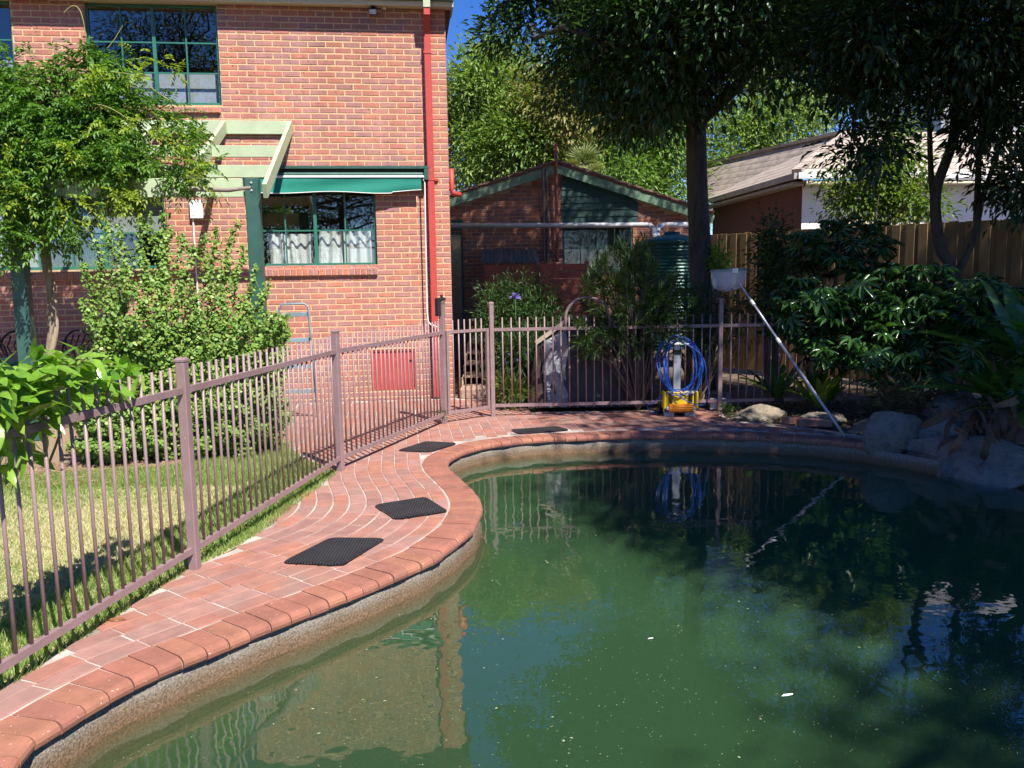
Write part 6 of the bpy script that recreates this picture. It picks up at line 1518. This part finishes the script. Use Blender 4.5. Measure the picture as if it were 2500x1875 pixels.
bush('light_shrub', 'airy shrub with yellow-green leaves against the white wall of the neighbouring house', [(2110, 470, 12.6, 105, 80, 0.5, 170), (2190, 400, 12.6, 75, 100, 0.5, 130), (2230, 500, 12.4, 80, 60, 0.5, 80)], 20, 0.11, 0.085, 0.036, leafmat('airy_leaf', [(0.06, 0.12, 0.02), (0.13, 0.21, 0.035), (0.22, 0.30, 0.05)], 0.45, 0.4), seed=112)
# sunlit trees behind the garage
LT = {'a': leafmat('lit_wattle_leaf', [(0.16, 0.26, 0.06), (0.24, 0.35, 0.085), (0.33, 0.43, 0.13), (0.11, 0.19, 0.05)], 0.5, 0.35),
      'b': leafmat('mid_green_leaf', [(0.09, 0.18, 0.04), (0.16, 0.28, 0.06), (0.23, 0.36, 0.09)], 0.45, 0.35),
      'c': leafmat('bronze_leaf', [(0.16, 0.20, 0.06), (0.26, 0.25, 0.09), (0.33, 0.29, 0.12)], 0.5, 0.3),
      'd': leafmat('deep_green_leaf', [(0.05, 0.10, 0.03), (0.09, 0.16, 0.045), (0.14, 0.22, 0.06)], 0.45, 0.3)}
def back(label, u, Y, cells, key, seed, L=0.16, W=0.05, m=34, cr=0.24, name='garden_tree'):
    b = at(u, 640, Y); tp_ = at(u, cells[0][1], Y)
    tree(name, label, [(b.x, Y, -0.1), (b.x + 0.1, Y, tp_.z * 0.4), (b.x, Y, tp_.z)], (0.2, 0.09), [E_(*c[:6], max(8, int(c[6] * 0.55))) for c in cells], m * 2, cr * 1.25, L, W, LT[key], seed, 'trees behind the garage', nb=24, pw=0.4, lob=0.8, hollow=-0.16)
back('pale sunlit tree directly right of the brick house corner', 1170, 23, [(1180, 260, 23, 85, 130, 1.6, 230), (1150, 380, 23, 70, 110, 1.5, 140), (1240, 330, 22.5, 90, 120, 1.5, 190), (1195, 190, 23.5, 55, 70, 1.0, 90), (1130, 260, 23.5, 40, 60, 1.0, 60)], 'a', 121)
back('green leafy tree behind the left slope of the garage roof', 1290, 24, [(1290, 380, 22.5, 120, 90, 1.6, 230), (1270, 200, 25, 80, 80, 1.4, 100)], 'b', 122)
back('bronze-tinged tree above the garage ridge', 1350, 22, [(1365, 290, 22, 75, 85, 1.2, 190), (1330, 250, 22, 50, 50, 1.0, 60)], 'c', 123)
back('yellow-green tree between the ridge and the dark trunk', 1460, 25, [(1460, 330, 25, 95, 120, 1.6, 240), (1500, 420, 24, 110, 70, 1.4, 180)], 'b', 124)
back('bright leafy tree just left of the dark trunk', 1620, 25, [(1625, 380, 25, 90, 130, 1.6, 260), (1600, 480, 24, 90, 50, 1.2, 120)], 'b', 125)
back('pale tree behind the tiled roof of the neighbouring house', 1850, 29, [(1820, 360, 29, 120, 110, 2.0, 260), (1900, 300, 29, 120, 120, 2.0, 260), (1960, 200, 29.5, 120, 130, 2.0, 240), (1760, 420, 28, 60, 60, 1.2, 90)], 'a', 126)
back('deep green tree far behind the garage roof', 1400, 31, [(1400, 330, 31, 210, 170, 2.2, 420), (1560, 300, 31, 200, 200, 2.4, 420), (1500, 110, 31, 150, 150, 2.2, 240), (1670, 60, 31, 170, 190, 2.2, 260), (1540, -130, 31, 150, 140, 2.2, 180)], 'd', 127, 0.2, 0.06, 22, 0.34)
back('deep green tree rising behind the white building', 2160, 34, [(2150, 180, 34, 240, 240, 2.6, 420), (2380, 120, 36, 200, 200, 2.6, 260), (1900, 30, 34, 190, 220, 2.6, 300), (1750, -170, 34, 240, 180, 2.6, 280), (2100, -160, 34, 220, 180, 2.6, 240)], 'd', 128, 0.22, 0.065, 20, 0.38)
back('dark tree filling the gap behind the tank', 1560, 28, [(1540, 520, 27, 160, 60, 1.5, 160), (1240, 470, 27, 170, 70, 1.5, 160)], 'd', 129, 0.2, 0.06, 20, 0.3)
# fan palm behind the ridge
pb = at(1425, 400, 20.5)
pal = thing('fan_palm', 'small fan palm with spiky pale fronds behind the garage ridge', 'palm', (pb.x, pb.y, 0))
MB().tube([(0, 0, 0), (0.05, 0, 2), (0, 0, pb.z)], 0.11, 10).build('trunk', M['darkbark'], pal, True)
M['palm'] = objleafmat('palm_frond', [(0.14, 0.20, 0.06), (0.22, 0.27, 0.09), (0.3, 0.33, 0.13)], 0.5, 0.3); rd = random.Random(5)
def fan(seed):
    V = [(0, 0, 0)]; F = []
    for k in range(15):
        a = -1.3 + 2.6 * k / 14; n = len(V); l = 0.52
        V += [(0.2 * math.cos(a - .08), 0.2 * math.sin(a - .08), 0), (l * math.cos(a), l * math.sin(a), -0.06), (0.2 * math.cos(a + .08), 0.2 * math.sin(a + .08), 0)]; F.append((0, n, n + 1, n + 2))
    me = bpy.data.meshes.new('frond'); me.from_pydata(V, [], F); me.materials.append(M['palm']); me.update(); return me
fm_ = fan(1)
for k in range(24):
    a = rd.uniform(0, 6.283); e = rd.uniform(-0.5, 1.4); d = Vector((math.cos(a) * math.cos(e), math.sin(a) * math.cos(e), math.sin(e)))
    place_leaf(fm_, Vector((pb.x, pb.y, pb.z)) + d * 0.12, d, rd.gauss(0, 0.5), pal, rd.uniform(0.7, 1.0), 'frond')

# trees out of frame beside and behind the camera: they shade the right half and show in the windows
M['gum'] = leafmat('gum_leaf', [(0.045, 0.085, 0.03), (0.08, 0.13, 0.045), (0.12, 0.17, 0.06)], 0.45, 0.3)
def gum(label, base, top, ells, seed, m=20, L=0.22, W=0.05, cr=0.33, nb=30):
    tree('gum_tree', label, [base, (base[0] + 0.2, base[1] + 0.1, top * 0.4), (base[0], base[1] + 0.3, top)], (0.26, 0.12), ells, m, cr, L, W, M['gum'], seed, 'gum trees beside the pool', M['bark'], nb=nb, hollow=-9)
gum('tall gum tree on the right bank beside the pool', (8.3, 3.2, -0.1), 9.5, [((6.9, 2.4, 6.4), (1.8, 2.0, 1.5), 210), ((8.3, 4.0, 7.5), (2.2, 2.2, 1.8), 260), ((6.4, 4.6, 5.4), (1.3, 1.4, 1.1), 110), ((7.8, 0.6, 7.0), (2.0, 1.8, 1.8), 220), ((9.0, 6.5, 6.0), (1.8, 1.8, 1.8), 150), ((7.7, 3.2, 10.6), (2.1, 2.4, 1.6), 300), ((6.0, 3.3, 4.8), (0.9, 1.6, 0.8), 70), ((7.2, -0.8, 8.6), (2.0, 1.8, 1.4), 200), ((5.75, -2.0, 6.8), (1.6, 1.6, 1.2), 280), ((6.9, -0.2, 6.4), (1.7, 1.6, 1.2), 220), ((7.8, -2.8, 6.6), (1.8, 1.6, 1.2), 220), ((5.2, 0.9, 6.6), (1.25, 1.5, 1.1), 180), ((4.6, 2.0, 7.3), (0.95, 1.6, 0.9), 150), ((4.9, 5.4, 8.0), (1.2, 1.1, 0.9), 120), ((4.8, 2.7, 6.3), (1.1, 1.2, 1.0), 100), ((5.3, 4.2, 6.6), (1.2, 1.0, 0.9), 90)], 141, nb=44)
gum('tall gum tree behind the camera on the right', (9.5, -3.5, -0.1), 14, [((8.5, -2.2, 10.5), (2.6, 2.4, 2.2), 300), ((10.5, -1.0, 12.5), (3.0, 2.8, 2.4), 320), ((8.8, 0.8, 13.5), (2.6, 2.4, 2.2), 260), ((11.5, 3.0, 11.5), (2.8, 2.6, 2.6), 260)], 142)
gum('spreading gum tree opposite the house behind the camera', (-6.6, -12, -0.1), 9.5, [((-7.6, -12, 10.6), (2.2, 1.6, 1.5), 150), ((-5.0, -12.5, 9.3), (1.8, 1.6, 1.3), 110), ((-9.6, -12.5, 8.6), (1.9, 1.5, 1.5), 110), ((-6.4, -12, 12.6), (1.5, 1.4, 0.9), 60)], 143)
gum('rounded gum tree across the garden behind the camera', (-1.0, -14, -0.1), 5, [((-2.2, -14, 4.4), (2.4, 1.6, 1.7), 190), ((1.2, -14, 5.2), (1.6, 1.6, 1.6), 110), ((-6.5, -15, 3.6), (2.6, 1.6, 1.9), 180), ((5.5, -14, 5.0), (2.6, 1.6, 2.2), 180)], 144)
